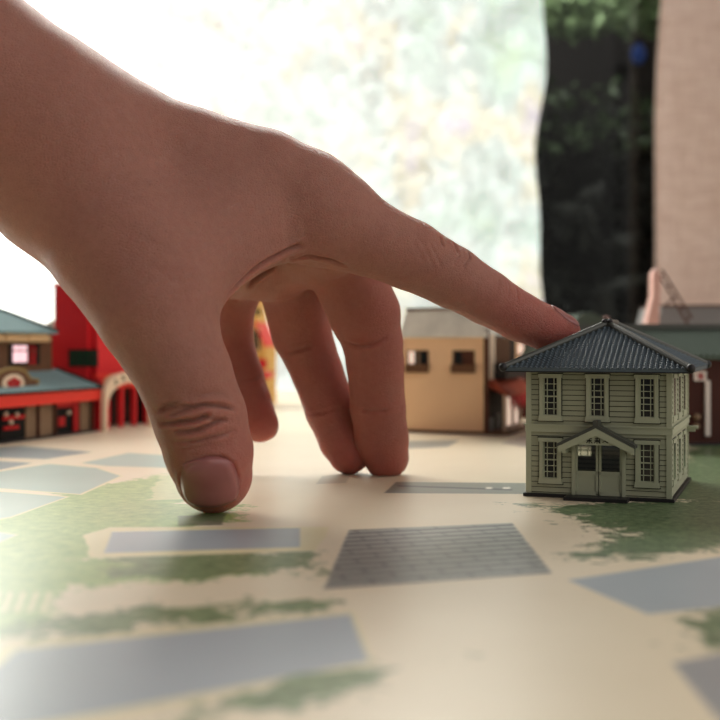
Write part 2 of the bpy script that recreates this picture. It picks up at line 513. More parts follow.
def sash_window(parent, M, x, z0, z1, gw, mats, fw=0.95, out=0.75, nx=3, nz=6, glass=True, sill=True, flush=False):
    """frame (child) with bars and a pane below it; x is the middle, gw the width of the glass"""
    f = MB()
    a, b = x-gw/2, x+gw/2
    f.box(a-fw, a, -out, 0.3, z0-0.2, z1+0.6, M).box(b, b+fw, -out, 0.3, z0-0.2, z1+0.6, M)
    f.box(a-fw-0.25, b+fw+0.25, -out-0.2, 0.3, z1, z1+1.0, M)
    if sill: f.prism([(a-fw-0.3, z0-1.5), (b+fw+0.3, z0-1.5), (b+fw, z0), (a-fw, z0)], -out-0.15, 0.3, 'y', M)
    fo = f.build('window', mats[0], parent)
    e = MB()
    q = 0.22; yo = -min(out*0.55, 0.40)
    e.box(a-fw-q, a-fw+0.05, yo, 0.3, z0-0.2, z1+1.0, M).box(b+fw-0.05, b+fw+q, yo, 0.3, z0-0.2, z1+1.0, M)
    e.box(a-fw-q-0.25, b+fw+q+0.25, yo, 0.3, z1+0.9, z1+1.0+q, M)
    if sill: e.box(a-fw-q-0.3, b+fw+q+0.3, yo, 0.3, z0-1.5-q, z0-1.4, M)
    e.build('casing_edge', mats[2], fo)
    if flush:
        MB().box(a, (a+b)/2-0.15, -0.32, 0.3, z0, z1, M).box((a+b)/2+0.15, b, -0.32, 0.3, z0, z1, M).build('pane', mats[1], fo)
        return fo
    s = MB(); t = 0.22
    s.box(a, a+t*1.4, -0.12, 0.25, z0, z1, M).box(b-t*1.4, b, -0.12, 0.25, z0, z1, M)
    for i in range(1, nx):
        xx = a + gw*(i/nx if nx != 3 else (0.27 if i == 1 else 0.73))
        s.box(xx-t/2, xx+t/2, -0.12, 0.2, z0, z1, M)
    for j in range(0, nz+1):
        zz = z0 + (z1-z0)*j/nz
        tt = t*1.6 if j == nz//2 else t
        s.box(a, b, -0.15, 0.2, max(z0, zz-tt/2), min(z1, zz+tt/2), M)
    s.build('sash', mats[0], fo)
    if glass: MB().box(a, b, 0.35, 0.6, z0, z1, M).build('pane', mats[1], fo)
    return fo

def tile_slope(mb, corners_eave, corners_top, spacing=1.28, course=1.25, rr=0.36, thick=0.6):
    """tiled slope between an eave line and a (shorter) top line: slab with rows of round tiles running up it"""
    e0, e1 = Vector(corners_eave[0]), Vector(corners_eave[1])
    t0, t1 = Vector(corners_top[0]), Vector(corners_top[1])
    u = (e1-e0); L = u.length; u.normalize()
    n = u.cross(t0-e0).normalized()
    if n.z < 0: n = -n
    v = n.cross(u)
    if v.z < 0: v = -v
    H = (t0-e0).dot(v)
    a0, a1 = (t0-e0).dot(u), (t1-e0).dot(u)
    top = [e0, e1] + ([t1, t0] if (t1-t0).length > 1e-3 else [t0])
    k = len(top)
    dn = Vector((0, 0, -thick))
    mb.raw([p for p in top] + [p + dn for p in top], [tuple(range(k)), tuple(range(2*k-1, k-1, -1))] + [(i, (i+1) % k, k+(i+1) % k, k+i) for i in range(k)])
    m = max(1, int(L/spacing)); st = L/m
    for i in range(m):
        x = (i+0.5)*st
        h = H if a0 <= x <= a1 else (H*x/a0 if x < a0 else H*(L-x)/(L-a1))
        nc = max(1, int(h/course))
        for j in range(nc):
            b, c = j*course, min(h, (j+1)*course)
            if j == nc-1: c = h
            p, q = e0+u*x+v*b, e0+u*x+v*c
            vs, fs = [], []
            for pt, r, lift in ((p, rr*1.15, 0.16), (q, rr*0.97, 0.0)):
                for s in range(5):
                    th = math.pi*s/4
                    vs.append(pt + u*(r*math.cos(th)) + n*(r*math.sin(th)+lift))
            for s in range(4): fs.append((s, s+1, s+6, s+5))
            fs.append((4, 3, 2, 1, 0))
            mb.raw(vs, fs)
    # flat tiles between: thin steps
    nc = max(1, int(H/course))
    for j in range(nc):
        b = j*course; x0 = a0*b/H; x1 = L-(L-a1)*b/H
        b2 = min(H, b+0.9*course); y0 = a0*b2/H; y1 = L-(L-a1)*b2/H
        if y1-y0 < 0.3: continue
        p = [e0+u*x0+v*b+n*0.14, e0+u*x1+v*b+n*0.14, e0+u*y1+v*b2+n*0.02, e0+u*y0+v*b2+n*0.02,
             e0+u*x0+v*b, e0+u*x1+v*b]
        mb.raw(p, [(0, 1, 2, 3), (4, 5, 1, 0)])

def glyphs(parent, strokes, mat, M, th=0.12, name='lettering'):
    """dark brush strokes lying on a face: (x0, z0, x1, z1, width)"""
    mb = MB()
    for x0, z0, x1, z1, w in strokes:
        d = Vector((x1-x0, z1-z0)); l = d.length; d /= l; nn = Vector((-d.y, d.x))*w/2
        q = [(x0+nn.x, z0+nn.y), (x0-nn.x, z0-nn.y), (x1-nn.x, z1-nn.y), (x1+nn.x, z1+nn.y)]
        mb.prism(q, -th, 0.02, 'y', M)
    return mb.build(name, mat, parent)

# ------------------------------------------------------------------ the sage green two-storey house under the finger
HA, HB = G(670.3, 502.5), G(528, 495.8)
HW = float(np.hypot(*(HA-HB))); HTH = -math.atan2(HB[1]-HA[1], HA[0]-HB[0])
HD = 50.0
hm = (HA+HB)/2
house = tag(empty('model_house', (hm[0], hm[1], 0), HTH),
            'sage green clapboard two-storey model house with slate hip roof and gabled door', 'model house')
def house_to_world(x, y, z=0):
    return np.array([hm[0]+x*math.cos(HTH)-y*math.sin(HTH), hm[1]+x*math.sin(HTH)+y*math.cos(HTH), z])
def world_to_house(p):
    dx, dy = p[0]-hm[0], p[1]-hm[1]
    return np.array([dx*math.cos(HTH)+dy*math.sin(HTH), -dx*math.sin(HTH)+dy*math.cos(HTH), p[2]])
WT = 33.4
def build_house():
    w, d = HW, HD
    ff = face_frames(w, d)
    MB().box(-w/2-1.1, w/2+1.1, -1.1, d+1.1, 0, 0.9).build('base', M['black'], house, bevel=0.15)
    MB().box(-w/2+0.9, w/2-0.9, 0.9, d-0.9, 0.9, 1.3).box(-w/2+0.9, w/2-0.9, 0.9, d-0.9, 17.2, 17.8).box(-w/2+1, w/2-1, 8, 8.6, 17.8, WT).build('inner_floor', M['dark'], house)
    g = 3.8
    ux = [w*0.165, w*0.5, w*0.843]; lx = [w*0.165, w*0.843]
    up, lo = (21.3, 31.0), (5.0, 14.4)
    dx0, dx1, dz1 = w*0.343, w*0.672, 14.7
    # the far window that shows through the door glass: seen from the eye through (584, 450)
    r = P(584, 450.3, 300.0); e = np.array([0, 0, EYE])
    a, b = world_to_house(e), world_to_house(r)
    k = (d-0.5-a[1])/(b[1]-a[1]); bw = a+(b-a)*k
    bx, bz = w/2-bw[0], bw[2]          # x runs the other way on the back
    holes = dict(front=[(x-g/2, x+g/2)+up for x in ux]+[(x-g/2, x+g/2)+lo for x in lx]+[(dx0, dx1, 0.9, dz1)],
                 right=[], left=[], back=[(bx-2.3, bx+2.3, bz-1.7, bz+1.7)])
    sx = [d*0.17, d*0.46, d*0.76]
    for s in ('right', 'left'): holes[s] = [(x-2.5, x+2.5)+up for x in sx]+[(x-2.5, x+2.5)+lo for x in sx]
    walls = MB()
    for s, L in (('front', w), ('right', d), ('back', w), ('left', d)):
        clapboard(walls, L, 0.9, WT, holes[s], ff[s])
    walls.build('siding', M['sage'], house)
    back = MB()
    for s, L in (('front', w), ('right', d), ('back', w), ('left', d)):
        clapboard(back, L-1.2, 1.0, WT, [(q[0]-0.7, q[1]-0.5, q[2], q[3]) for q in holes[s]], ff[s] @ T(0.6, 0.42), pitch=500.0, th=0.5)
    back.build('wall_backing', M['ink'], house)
    for x in (-w/2, w/2):
        for y in (0, d):
            tr = MB(); tr.box(x-0.9 if x > 0 else x-0.45, x+0.45 if x > 0 else x+0.9, y-0.45 if y == 0 else y-0.9, y+0.9 if y == 0 else y+0.45, 0.9, WT)
            tr.build('corner_board', M['sage_trim'], house)
    bl = MB()
    bl.box(-w/2-0.6, w/2+0.6, -0.6, d+0.6, 16.9, 18.5).box(-w/2-0.95, w/2+0.95, -0.95, d+0.95, 18.5, 18.9)
    bl.build('belt_course', M['sage_trim'], house)
    MB().box(-w/2-0.5, w/2+0.5, -0.5, d+0.5, WT-1.0, WT).build('frieze_board', M['sage_trim'], house)
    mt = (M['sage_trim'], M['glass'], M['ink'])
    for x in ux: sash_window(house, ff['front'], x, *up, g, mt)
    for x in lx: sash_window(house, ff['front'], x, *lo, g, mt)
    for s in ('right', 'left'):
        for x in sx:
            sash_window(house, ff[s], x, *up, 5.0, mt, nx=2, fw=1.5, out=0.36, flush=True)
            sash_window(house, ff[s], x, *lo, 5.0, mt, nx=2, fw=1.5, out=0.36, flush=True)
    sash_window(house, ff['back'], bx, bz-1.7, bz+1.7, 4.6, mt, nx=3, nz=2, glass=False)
    # door: two leaves, each with a lower panel and a glazed upper half
    Mf = ff['front']; mid = (dx0+dx1)/2
    fr = MB().box(dx0-0.9, dx0, -0.6, 0.6, 0.9, dz1, Mf).box(dx1, dx1+0.9, -0.6, 0.6, 0.9, dz1, Mf).box(dx0-0.9, dx1+0.9, -0.6, 0.6, dz1, dz1+1.0, Mf)
    fr.build('door_frame', M['sage_trim'], house)
    def clear():
        t = NT('clear_pane')
        tr_ = t.n('ShaderNodeBsdfTransparent'); tr_.inputs[0].default_value = (0.8, 0.85, 0.8, 1)
        gl = t.n('ShaderNodeBsdfGlossy'); gl.inputs['Roughness'].default_value = 0.05
        mx = t.n('ShaderNodeMixShader'); mx.inputs[0].default_value = 0.05
        t.t.links.new(tr_.outputs[0], mx.inputs[1]); t.t.links.new(gl.outputs[0], mx.inputs[2])
        t.t.links.new(mx.outputs[0], t.out.inputs['Surface'])
        return t.m
    cg = clear()
    for x0, x1 in ((dx0, mid-0.1), (mid+0.1, dx1)):
        lf = MB()
        for q in ((x0, x0+0.6, 0.95, dz1), (x1-0.6, x1, 0.95, dz1)): lf.box(q[0], q[1], -0.25, 0.35, q[2], q[3], Mf)
        lf.box(x0, x1, -0.25, 0.35, 0.95, 1.9, Mf).box(x0, x1, -0.25, 0.35, 6.2, 7.1, Mf).box(x0, x1, -0.25, 0.35, dz1-0.7, dz1, Mf)
        lf.box(x0+0.5, x1-0.5, 0.0, 0.3, 1.8, 6.3, Mf)
        lo_ = lf.build('door', M['sage_trim'], house)
        MB().box(x0+0.55, x1-0.55, 0.0, 0.12, 7.0, dz1-0.6, Mf).build('pane', cg, lo_)
    # gabled porch roof over the door
    gx = (dx0+dx1)/2; hw = 9.8; ze, za = 13.6, 18.5; yo = -5.0
    pr = MB()
    for s in (-1, 1):
        n = Vector((0, 0, 0.75))
        x_e = gx+s*hw
        pr.raw([(gx, yo, za), (x_e, yo, ze), (x_e, 0.2, ze), (gx, 0.2, za), (gx, yo, za+0.95), (x_e, yo, ze+0.8), (x_e, 0.2, ze+0.8), (gx, 0.2, za+0.95)],
               [(0,1,2,3), (4,7,6,5), (0,4,5,1), (1,5,6,2), (2,6,7,3), (3,7,4,0)], Mf)
    pr.box(gx-0.7, gx+0.7, yo-0.2, 0.2, za+0.5, za+1.9, Mf)
    po = pr.build('porch_roof', M['ridge'], house)
    bb = MB()
    for s in (-1, 1):
        bb.raw([(gx, yo-0.25, za-1.9), (gx+s*hw*0.97, yo-0.25, ze-1.6), (gx+s*hw*0.97, yo-0.25, ze), (gx, yo-0.25, za),
                (gx, yo+0.5, za-1.9), (gx+s*hw*0.97, yo+0.5, ze-1.6), (gx+s*hw*0.97, yo+0.5, ze), (gx, yo+0.5, za)],
               [(0,1,2,3), (4,7,6,5), (0,4,5,1), (1,5,6,2), (2,6,7,3), (3,7,4,0)], Mf)
    bb.prism([(gx-5.6, 14.2), (gx+5.6, 14.2), (gx, za-1.4)], yo+0.3, yo+0.8, 'y', Mf)
    for s in (-1, 1): bb.box(gx+s*(hw-1.6)-0.5, gx+s*(hw-1.6)+0.5, yo+0.4, 0, ze-1.7, ze-0.2, Mf)
    bo = bb.build('gable_board', M['sage_trim'], po)
    Mg = Mf @ Matrix.Translation((gx, yo+0.3, 15.25))
    S = []
    for cx in (-1.6, 0.35):
        S += [(cx-0.6, 0.55, cx+0.6, 0.62, 0.2), (cx, 0.95, cx-0.05, -0.65, 0.2), (cx-0.65, 0.1, cx+0.65, 0.12, 0.18), (cx-0.15, 0.1, cx-0.75, -0.55, 0.2), (cx+0.1, 0.1, cx+0.75, -0.6, 0.2)]
    S += [(0.95, 0.55, 1.0, -0.4, 0.2), (1.7, -0.35, 2.2, 0.1, 0.18), (2.2, 0.1, 3.1, -0.4, 0.22), (-3.7, -0.3, -3.4, -0.1, 0.2)]
    glyphs(bo, S, M['ink'], Mg)
    MB().box(gx-8.0, gx+8.0, -6.0, -0.9, 0, 0.95, Mf).build('doorstep', M['black'], house, bevel=0.12)
    # hip roof
    ov = 5.4; ze, za = WT, 44.9
    E = [(-w/2-ov, -ov, ze), (w/2+ov, -ov, ze), (w/2+ov, d+ov, ze), (-w/2-ov, d+ov, ze)]
    run = w/2+ov
    R0, R1 = (0, -ov+run*0.98, za), (0, d+ov-run*0.98, za)
    for (a, b), (c, dd) in (((E[0], E[1]), (R0, R0)), ((E[1], E[2]), (R0, R1)), ((E[2], E[3]), (R1, R1)), ((E[3], E[0]), (R1, R0))):
        m = MB(); tile_slope(m, (a, b), (c, dd)); m.build('roof_slope', M['slate'], house)
    so = MB().box(-w/2-ov+0.1, w/2+ov-0.1, -ov+0.1, d+ov-0.1, ze-0.9, ze-0.3)
    so.build('eave_board', M['black'], house)
    for e, r_ in ((E[0], R0), (E[1], R0), (E[2], R1), (E[3], R1)):
        e, r_ = Vector(e), Vector(r_)
        c = MB().tube([e+(r_-e)*0.012+Vector((0, 0, 0.25)), r_+Vector((0, 0, 0.45))], 0.95, 10)
        co = c.build('hip_ridge', M['ridge'], house, smooth=False)
        MB().ball(e+Vector((0, 0, 0.35)), 1.15).build('end_tile', M['black'], co, smooth=True)
    rg = MB().tube([Vector(R0)+Vector((0, -0.8, 0.7)), Vector(R1)+Vector((0, 0.8, 0.7))], 1.0, 10)
    ro = rg.build('roof_ridge', M['ridge'], house)
    MB().ball(Vector(R0)+Vector((-0.75, -1.0, 0.9)), 0.75).ball(Vector(R0)+Vector((0.75, -1.0, 0.9)), 0.75).build('end_tile', M['black'], ro, smooth=True)
    # little bracket at the back end of the right-hand side
    Mr = ff['right']
    MB().box(d-2.5, d-0.5, -3.2, 0, 15.3, 16.0, Mr).box(d-2.2, d-0.8, -2.4, -0.4, 14.4, 15.3, Mr).build('side_bracket', M['sage_trim'], house)
build_house()

# ------------------------------------------------------------------ tan shop with two side windows
def tan_shop():
    A = G(487, 434.6); th = -math.radians(20); w, d, h = 39.0, 64.0, 43.6
    c = np.array([A[0]-w/2*math.cos(th), A[1]-w/2*math.sin(th)])
    o = tag(empty('model_shop', (c[0], c[1], 0), th), 'tan model shop with weathered grey roof and two small windows, behind the index finger', 'model shop')
    ff = face_frames(w, d)
    MB().box(-w/2-0.6, w/2+0.6, -0.6, d+0.6, 0, 1.2).build('base', M['brown'], o)
    win_x = [w*0.19, w*0.73]; g = 10.2; z0, z1 = 30.4, 36.8
    wl = MB(); th_ = 1.0
    Mf = ff['front']
    xs = [0]+[q for x in win_x for q in (x-g/2, x+g/2)]+[w]
    for i in range(0, 6, 2): wl.box(xs[i], xs[i+1], 0, 1, 1.2, h, Mf)
    for x in win_x: wl.box(x-g/2, x+g/2, 0, 1, 1.2, z0, Mf).box(x-g/2, x+g/2, 0, 1, z1, h, Mf)
    wl.box(0, w, 0, 1, 1.2, h, ff['back']).box(0, d, 0, 1, 1.2, h, ff['left']).box(0, d, 0.6, 1.2, 1.2, h, ff['right'])
    wl.build('wall', M['tan'], o)
    MB().box(w-1.3, w+0.6, -0.4, 1.4, 1.2, h+2.5, Mf).build('corner_post', M['brown'], o)
    for i, x in enumerate(win_x):
        f = MB().box(x-g/2-0.6, x+g/2+0.6, -0.8, 0.2, z0-0.8, z0, Mf).box(x-g/2-0.4, x+g/2+0.4, -1.6, -1.2, z0-3.6, z0+0.2, Mf)
        for k in range(9): f.box(x-g/2+k*g/8-0.2, x-g/2+k*g/8+0.2, -1.2, 0.1, z0-3.6, z0-0.2, Mf)
        f.box(x-g/2, x-g/2+0.6, 0, 0.9, z0, z1, Mf).box(x+g/2-0.6, x+g/2, 0, 0.9, z0, z1, Mf).box(x-g/2, x+g/2, 0, 0.9, z1-0.5, z1, Mf)
        fo = f.build('window', M['brown2'], o)
        if i == 0:
            MB().box(x-g/2+0.6, x-g/2+3.4, 0.6, 0.9, z0+0.4, z1-0.5, Mf).build('lit_pane', M['lit_warm'], fo)
            MB().box(x-g/2+3.4, x+g/2-0.6, 0.6, 0.9, z0, z1-0.5, Mf).build('pane', M['glass'], fo)
            MB().box(x-0.2, x+0.9, 0.3, 0.7, z0, z1-0.5, Mf).build('sash', M['shoji'], fo)
        else:
            MB().box(x-g/2+0.6, x-0.8, 0.6, 0.9, z0, z1-0.5, Mf).build('pane', M['glass'], fo)
            MB().box(x-0.8, x+g/2-0.6, 0.55, 0.9, z0, z1-0.5, Mf).build('shutter', M['brown'], fo)
    # pitched roof: the slope towards us, and a short one behind
    rf = MB()
    y0, z0_, yr, zr, y1 = -1.2, h-0.3, 3.0, h+11.6, d+1.0
    rf.raw([(-w/2-1, y0, z0_), (w/2+0.4, y0, z0_), (w/2-0.6, yr, zr), (-w/2+1.5, yr, zr), (-w/2-1, y1, z0_), (w/2+0.4, y1, z0_),
            (-w/2-1, y0, z0_-1), (w/2+0.4, y0, z0_-1), (-w/2-1, y1, z0_-1), (w/2+0.4, y1, z0_-1)],
           [(0,1,2,3), (3,2,5,4), (0,3,4), (1,5,2), (0,6,7,1), (4,5,9,8), (6,8,9,7), (0,4,8,6), (1,7,9,5)])
    ro = rf.build('roof', M['greyroof'], o)
    MB().box(-w/2+1.2, w/2-0.4, yr-0.8, yr+0.8, zr-0.5, zr+0.6).build('ridge_board', M['brown2'], ro)
    # street side: upper shutters, balcony, awning, door and cloth banners
    Mr = ff['right']
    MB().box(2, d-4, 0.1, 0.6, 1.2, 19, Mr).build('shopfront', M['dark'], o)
    MB().box(2, 12, -0.8, 0.4, 24, h, Mr).build('wall_panel', M['cream'], o)
    sh = MB()
    for k in range(6): sh.box(13+k*5, 16.5+k*5, -0.9, 0.4, 27, h-1, Mr)
    sh.build('shutter', M['brown2'], o)
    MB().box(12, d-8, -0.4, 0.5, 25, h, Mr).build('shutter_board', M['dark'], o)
    bal = MB().box(10, d-10, -6, 0, 24.0, 25.2, Mr).box(10, d-10, -6, -5.4, 25, 31, Mr).box(10, 10.6, -6, 0, 25, 31, Mr).box(d-10.6, d-10, -6, 0, 25, 31, Mr)
    bal.build('balcony', M['black'], o)
    MB().prism([(0, 20.4), (0, 24), (-1, 24), (-9, 17.5), (-9, 16.5)], 3, d-5, 'x', Mr @ Matrix.Rotation(0, 4, 'Z')).build('awning', M['awning'], o)
    for x in (4, 20, 34): MB().box(x, x+1.4, -7.5, -6.2, 1.2, 17.5, Mr).build('post', M['cream'], o)
    for k in range(5):
        x = 8 + k*9
        MB().prism([(x, 16.8), (x+8.4, 16.8), (x+7.0, 12.5), (x+4.2, 9.8), (x+1.4, 12.5)], -8.6, -8.3, 'y', Mr).build('cloth_banner', M['banner'], o)
    MB().box(36, d-6, -1.5, -0.4, 1.6, 14.5, Mr).build('lit_shop_window', M['lit_warm'], o)
    MB().box(3, 8, -1.0, 0, 1.2, 7, Mr).box(16, 20, -1.0, 0, 1.2, 8, Mr).build('shop_counter', M['steel'], o)
    MB().box(0, d, -10, 0.5, 0, 1.2, Mr).build('step', M['brown2'], o)
    MB().box(d-15, d-12, -7, -6.2, 27.5, 29.6, Mr).build('sign_plate', M['white'], o)
    return o
tan_shop()

# ------------------------------------------------------------------ brown hall at the right with ribbed roof
def brown_hall():
    A = G(560, 446); B = G(760, 445)
    th = math.atan2(B[1]-A[1], B[0]-A[0]); w = float(np.hypot(*(B-A))); d = 60.0
    c = (A+B)/2
    o = tag(empty('model_hall', (c[0], c[1], 0), th), 'dark oxblood model hall with ribbed grey green roof behind the sage house', 'model hall')
    ff = face_frames(w, d); h = 34.5
    MB().box(-w/2, w/2, 0, d, 0, h).build('wall', M['brownred'], o)
    MB().box(-w/2-0.5, w/2+0.5, -0.5, d+0.5, 0, 1.0).build('base', M['black'], o)
    zr = 45.5
    rf = MB().raw([(-w/2-3, -4, h), (w/2+3, -4, h), (w/2+3, d/2, zr), (-w/2-3, d/2, zr), (w/2+3, d+4, h), (-w/2-3, d+4, h),
                   (-w/2-3, -4, h-1), (w/2+3, -4, h-1), (w/2+3, d+4, h-1), (-w/2-3, d+4, h-1)],
                  [(0,1,2,3), (3,2,4,5), (0,3,5), (1,4,2), (0,6,7,1), (5,4,8,9), (6,9,8,7), (0,5,9,6), (1,7,8,4)])
    n = int((w+6)/2.4)
    for k in range(n):
        x = -w/2-3+(k+0.5)*(w+6)/n
        rf.tube([(x, -4, h+0.3), (x, d/2, zr+0.3)], 0.8, 6)
        rf.tube([(x, d+4, h+0.1), (x, d/2, zr+0.1)], 0.55, 6)
    ro = rf.build('roof', M['greygreen'], o)
    MB().box(-w/2-3.5, w/2+3.5, d/2-1.6, d/2+1.6, zr-0.3, zr+2.4).build('ridge_beam', M['ridge'], ro)
    Mf = ff['front']
    def loc(px, py):
        """place on the front wall"""
        Y = (A[1]+B[1])/2; q = P(px, py, Y)
        return (q[0]-c[0])/math.cos(th)+w/2, q[2]
    (x0, z1), (x1, z0) = loc(694, 371), loc(706.5, 381)
    s = MB().box(x0, x1, -1.0, 0, z0, z1, Mf).build('wall_sign', M['white'], o)
    glyphs(s, [(x0+1.2, (z0+z1)/2+0.4, x1-1.2, (z0+z1)/2+0.2, 0.8), (x0+1.5, z0+1, x1-1.4, z0+1.2, 0.7), ((x0+x1)/2, z0+0.8, (x0+x1)/2+0.2, z1-0.7, 0.7)], M['banner'], Mf @ Matrix.Translation((0, -1.0, 0)))
    (x0, z1), (x1, z0) = loc(705, 380.5), loc(710, 436)
    MB().box(x0, x1, -1.4, 0, z0, z1, Mf).build('vertical_sign', M['white'], o)
    (x0, z1), (x1, z0) = loc(693, 412), loc(699, 430)
    MB().ball(((x0+x1)/2, -1.4, z1-2), 1.5, M=Mf).ball(((x0+x1)/2, -1.2, z0+1.5), 1.3, M=Mf).build('wall_lamp', M['shoji'], o, smooth=True)
    for x in (w*0.1, w*0.35, w*0.985):
        MB().box(x-0.8, x+0.8, -0.5, 0, 1, h-1, Mf).build('post', M['brown'], o)
    return o
brown_hall()

def dark_townhouse():
    Y = 610.0; a = P(508, 340, Y); b = P(550, 340, Y); w = float(b[0]-a[0])
    o = tag(empty('model_house', ((a[0]+b[0])/2, Y, 0)), 'dark brown model townhouse squeezed behind the tan shop, its upper pane lit pink', 'model house')
    MB().box(-w/2, w/2, 0, 30, 0, 45).build('wall', M['brownred'], o)
    MB().prism([(-w/2-1, 45), (w/2+1, 45), (w/2-6, 49), (-w/2+6, 49)], -1, 31, 'y').build('roof', M['brown'], o)
    l = lambda px, py: (P(px, py, Y)[0]-(a[0]+b[0])/2, P(px, py, Y)[2])
    p, q = l(514.5, 343), l(523, 354)
    f = MB().box(p[0]-1, q[0]+1, -0.8, 0, q[1]-1, p[1]+1).build('window', M['brown'], o)
    MB().box(p[0], q[0], -1.0, -0.7, q[1], p[1]).build('lit_pane', M['lit_warm'], f)
    p, q = l(514, 372), l(523, 377)
    MB().box(p[0], q[0], -3.0, 0, q[1], p[1]).build('sign_plate', M['white'], o)
dark_townhouse()

def grey_house():
    Y = 600.0; a = P(656, 328, Y); b = P(735, 328, Y); zt = P(700, 306.5, Y)[2]
    w = float(b[0]-a[0]); d = 50.0; c = (a[0]+b[0])/2
    o = tag(empty('model_house', (c, Y, 0)), 'grey box roofed model house rising behind the ribbed hall roof', 'model house')
    MB().box(-w/2+1, w/2-1, 1, d-1, 0, 44).build('wall', M['brown2'], o)
    rf = MB().raw([(-w/2, 0, 44), (w/2, 0, 44), (w/2, d, 44), (-w/2, d, 44), (-w/2+3.5, 2, zt), (w/2, 2, zt), (w/2, d-2, zt), (-w/2+3.5, d-2, zt)],
                  [(0,3,2,1), (4,5,6,7), (0,1,5,4), (1,2,6,5), (2,3,7,6), (3,0,4,7)])
    ro = rf.build('roof', M['greyblock'], o)
    MB().box(-w/2+3, w/2+0.4, 1.4, d-1.4, zt, zt+0.9).build('roof_edge', M['brown'], ro)
grey_house()

def mound_house():
    Y = 660.0; a = P(570, 330, Y); b = P(614, 330, Y); zt = P(580, 312, Y)[2]
    w = float(b[0]-a[0]); c = (a[0]+b[0])/2
    o = tag(empty('model_house', (c, Y, 0)), 'small model house with grey green roof peeping over the sage roof beside the finger tip', 'model house')
    MB().box(-w/2+2, w/2-2, 2, 40, 0, 46).build('wall', M['brown2'], o)
    MB().prism([(-w/2, 45.5), (w/2, 45.5), (w*0.28, zt-4), (0, zt), (-w*0.3, zt-1.5)], 0, 42, 'y').build('roof', M['greygreen'], o)
    MB().ball((w*0.34, 4, zt-5.5), 2.6).build('roof_ornament', M['pink'], o, smooth=True)
mound_house()

def rooftop_sign():
    Y = 575.0; f = lambda px, py: P(px, py, Y)
    b = f(648, 330)
    o = tag(empty('signboard', (b[0], Y, 0)), 'narrow pink signboard on edge with brown ladder brace before the beige curtain', 'signboard')
    L = lambda px, py: (f(px, py)[0]-b[0], f(px, py)[2])
    pts = [L(645, 330), L(659, 330), L(660.5, 300), L(661, 276), L(657.5, 267.5), L(653.5, 272), L(653, 296), L(650, 310)]
    MB().prism(pts, 0, 9, 'y').prism([(pts[0][0], pts[0][1]), pts[1], (pts[1][0], 0), (pts[0][0], 0)], 1, 8, 'y').build('board', M['pink'], o, bevel=0.5)
    rails = []
    for (p, q) in ((L(660, 272), L(690, 324)), (L(664, 269), L(694, 318))):
        rails.append((Vector((p[0], 4, p[1])), Vector((q[0], 4, q[1]))))
    br = MB()
    for p, q in rails: br.tube([p, q], 0.55, 6)
    for t in (0.08, 0.3, 0.52, 0.74, 0.95): br.tube([rails[0][0].lerp(rails[0][1], t), rails[1][0].lerp(rails[1][1], t)], 0.4, 6)
    x = L(671, 301); y = L(678, 292); z = L(688, 306)
    br.tube([(x[0]-2.5, 4, x[1]-2.5), (y[0], 4, y[1]-2)], 0.45, 6)
    br.build('ladder_brace', M['brown'], o)
rooftop_sign()

# ------------------------------------------------------------------ red and brown shop row on the left
OL = G(97, 431.3); UL = OL - G(0, 444.0); TL = math.atan2(UL[1], UL[0])
def local_left(px, py, y=0.0):
    """place on the street-side plane at inward distance y -> (x, z)"""
    u = np.array([math.cos(TL), math.sin(TL)]); v = np.array([-u[1], u[0]])
    o = OL + v*y
    r = (px-CX)/F                       # X = r * Y
    # o.x + t u.x = r (o.y + t u.y)
    t = (r*o[1]-o[0])/(u[0]-r*u[1])
    Y = o[1]+t*u[1]
    return t, EYE-(py-HY)*Y/F

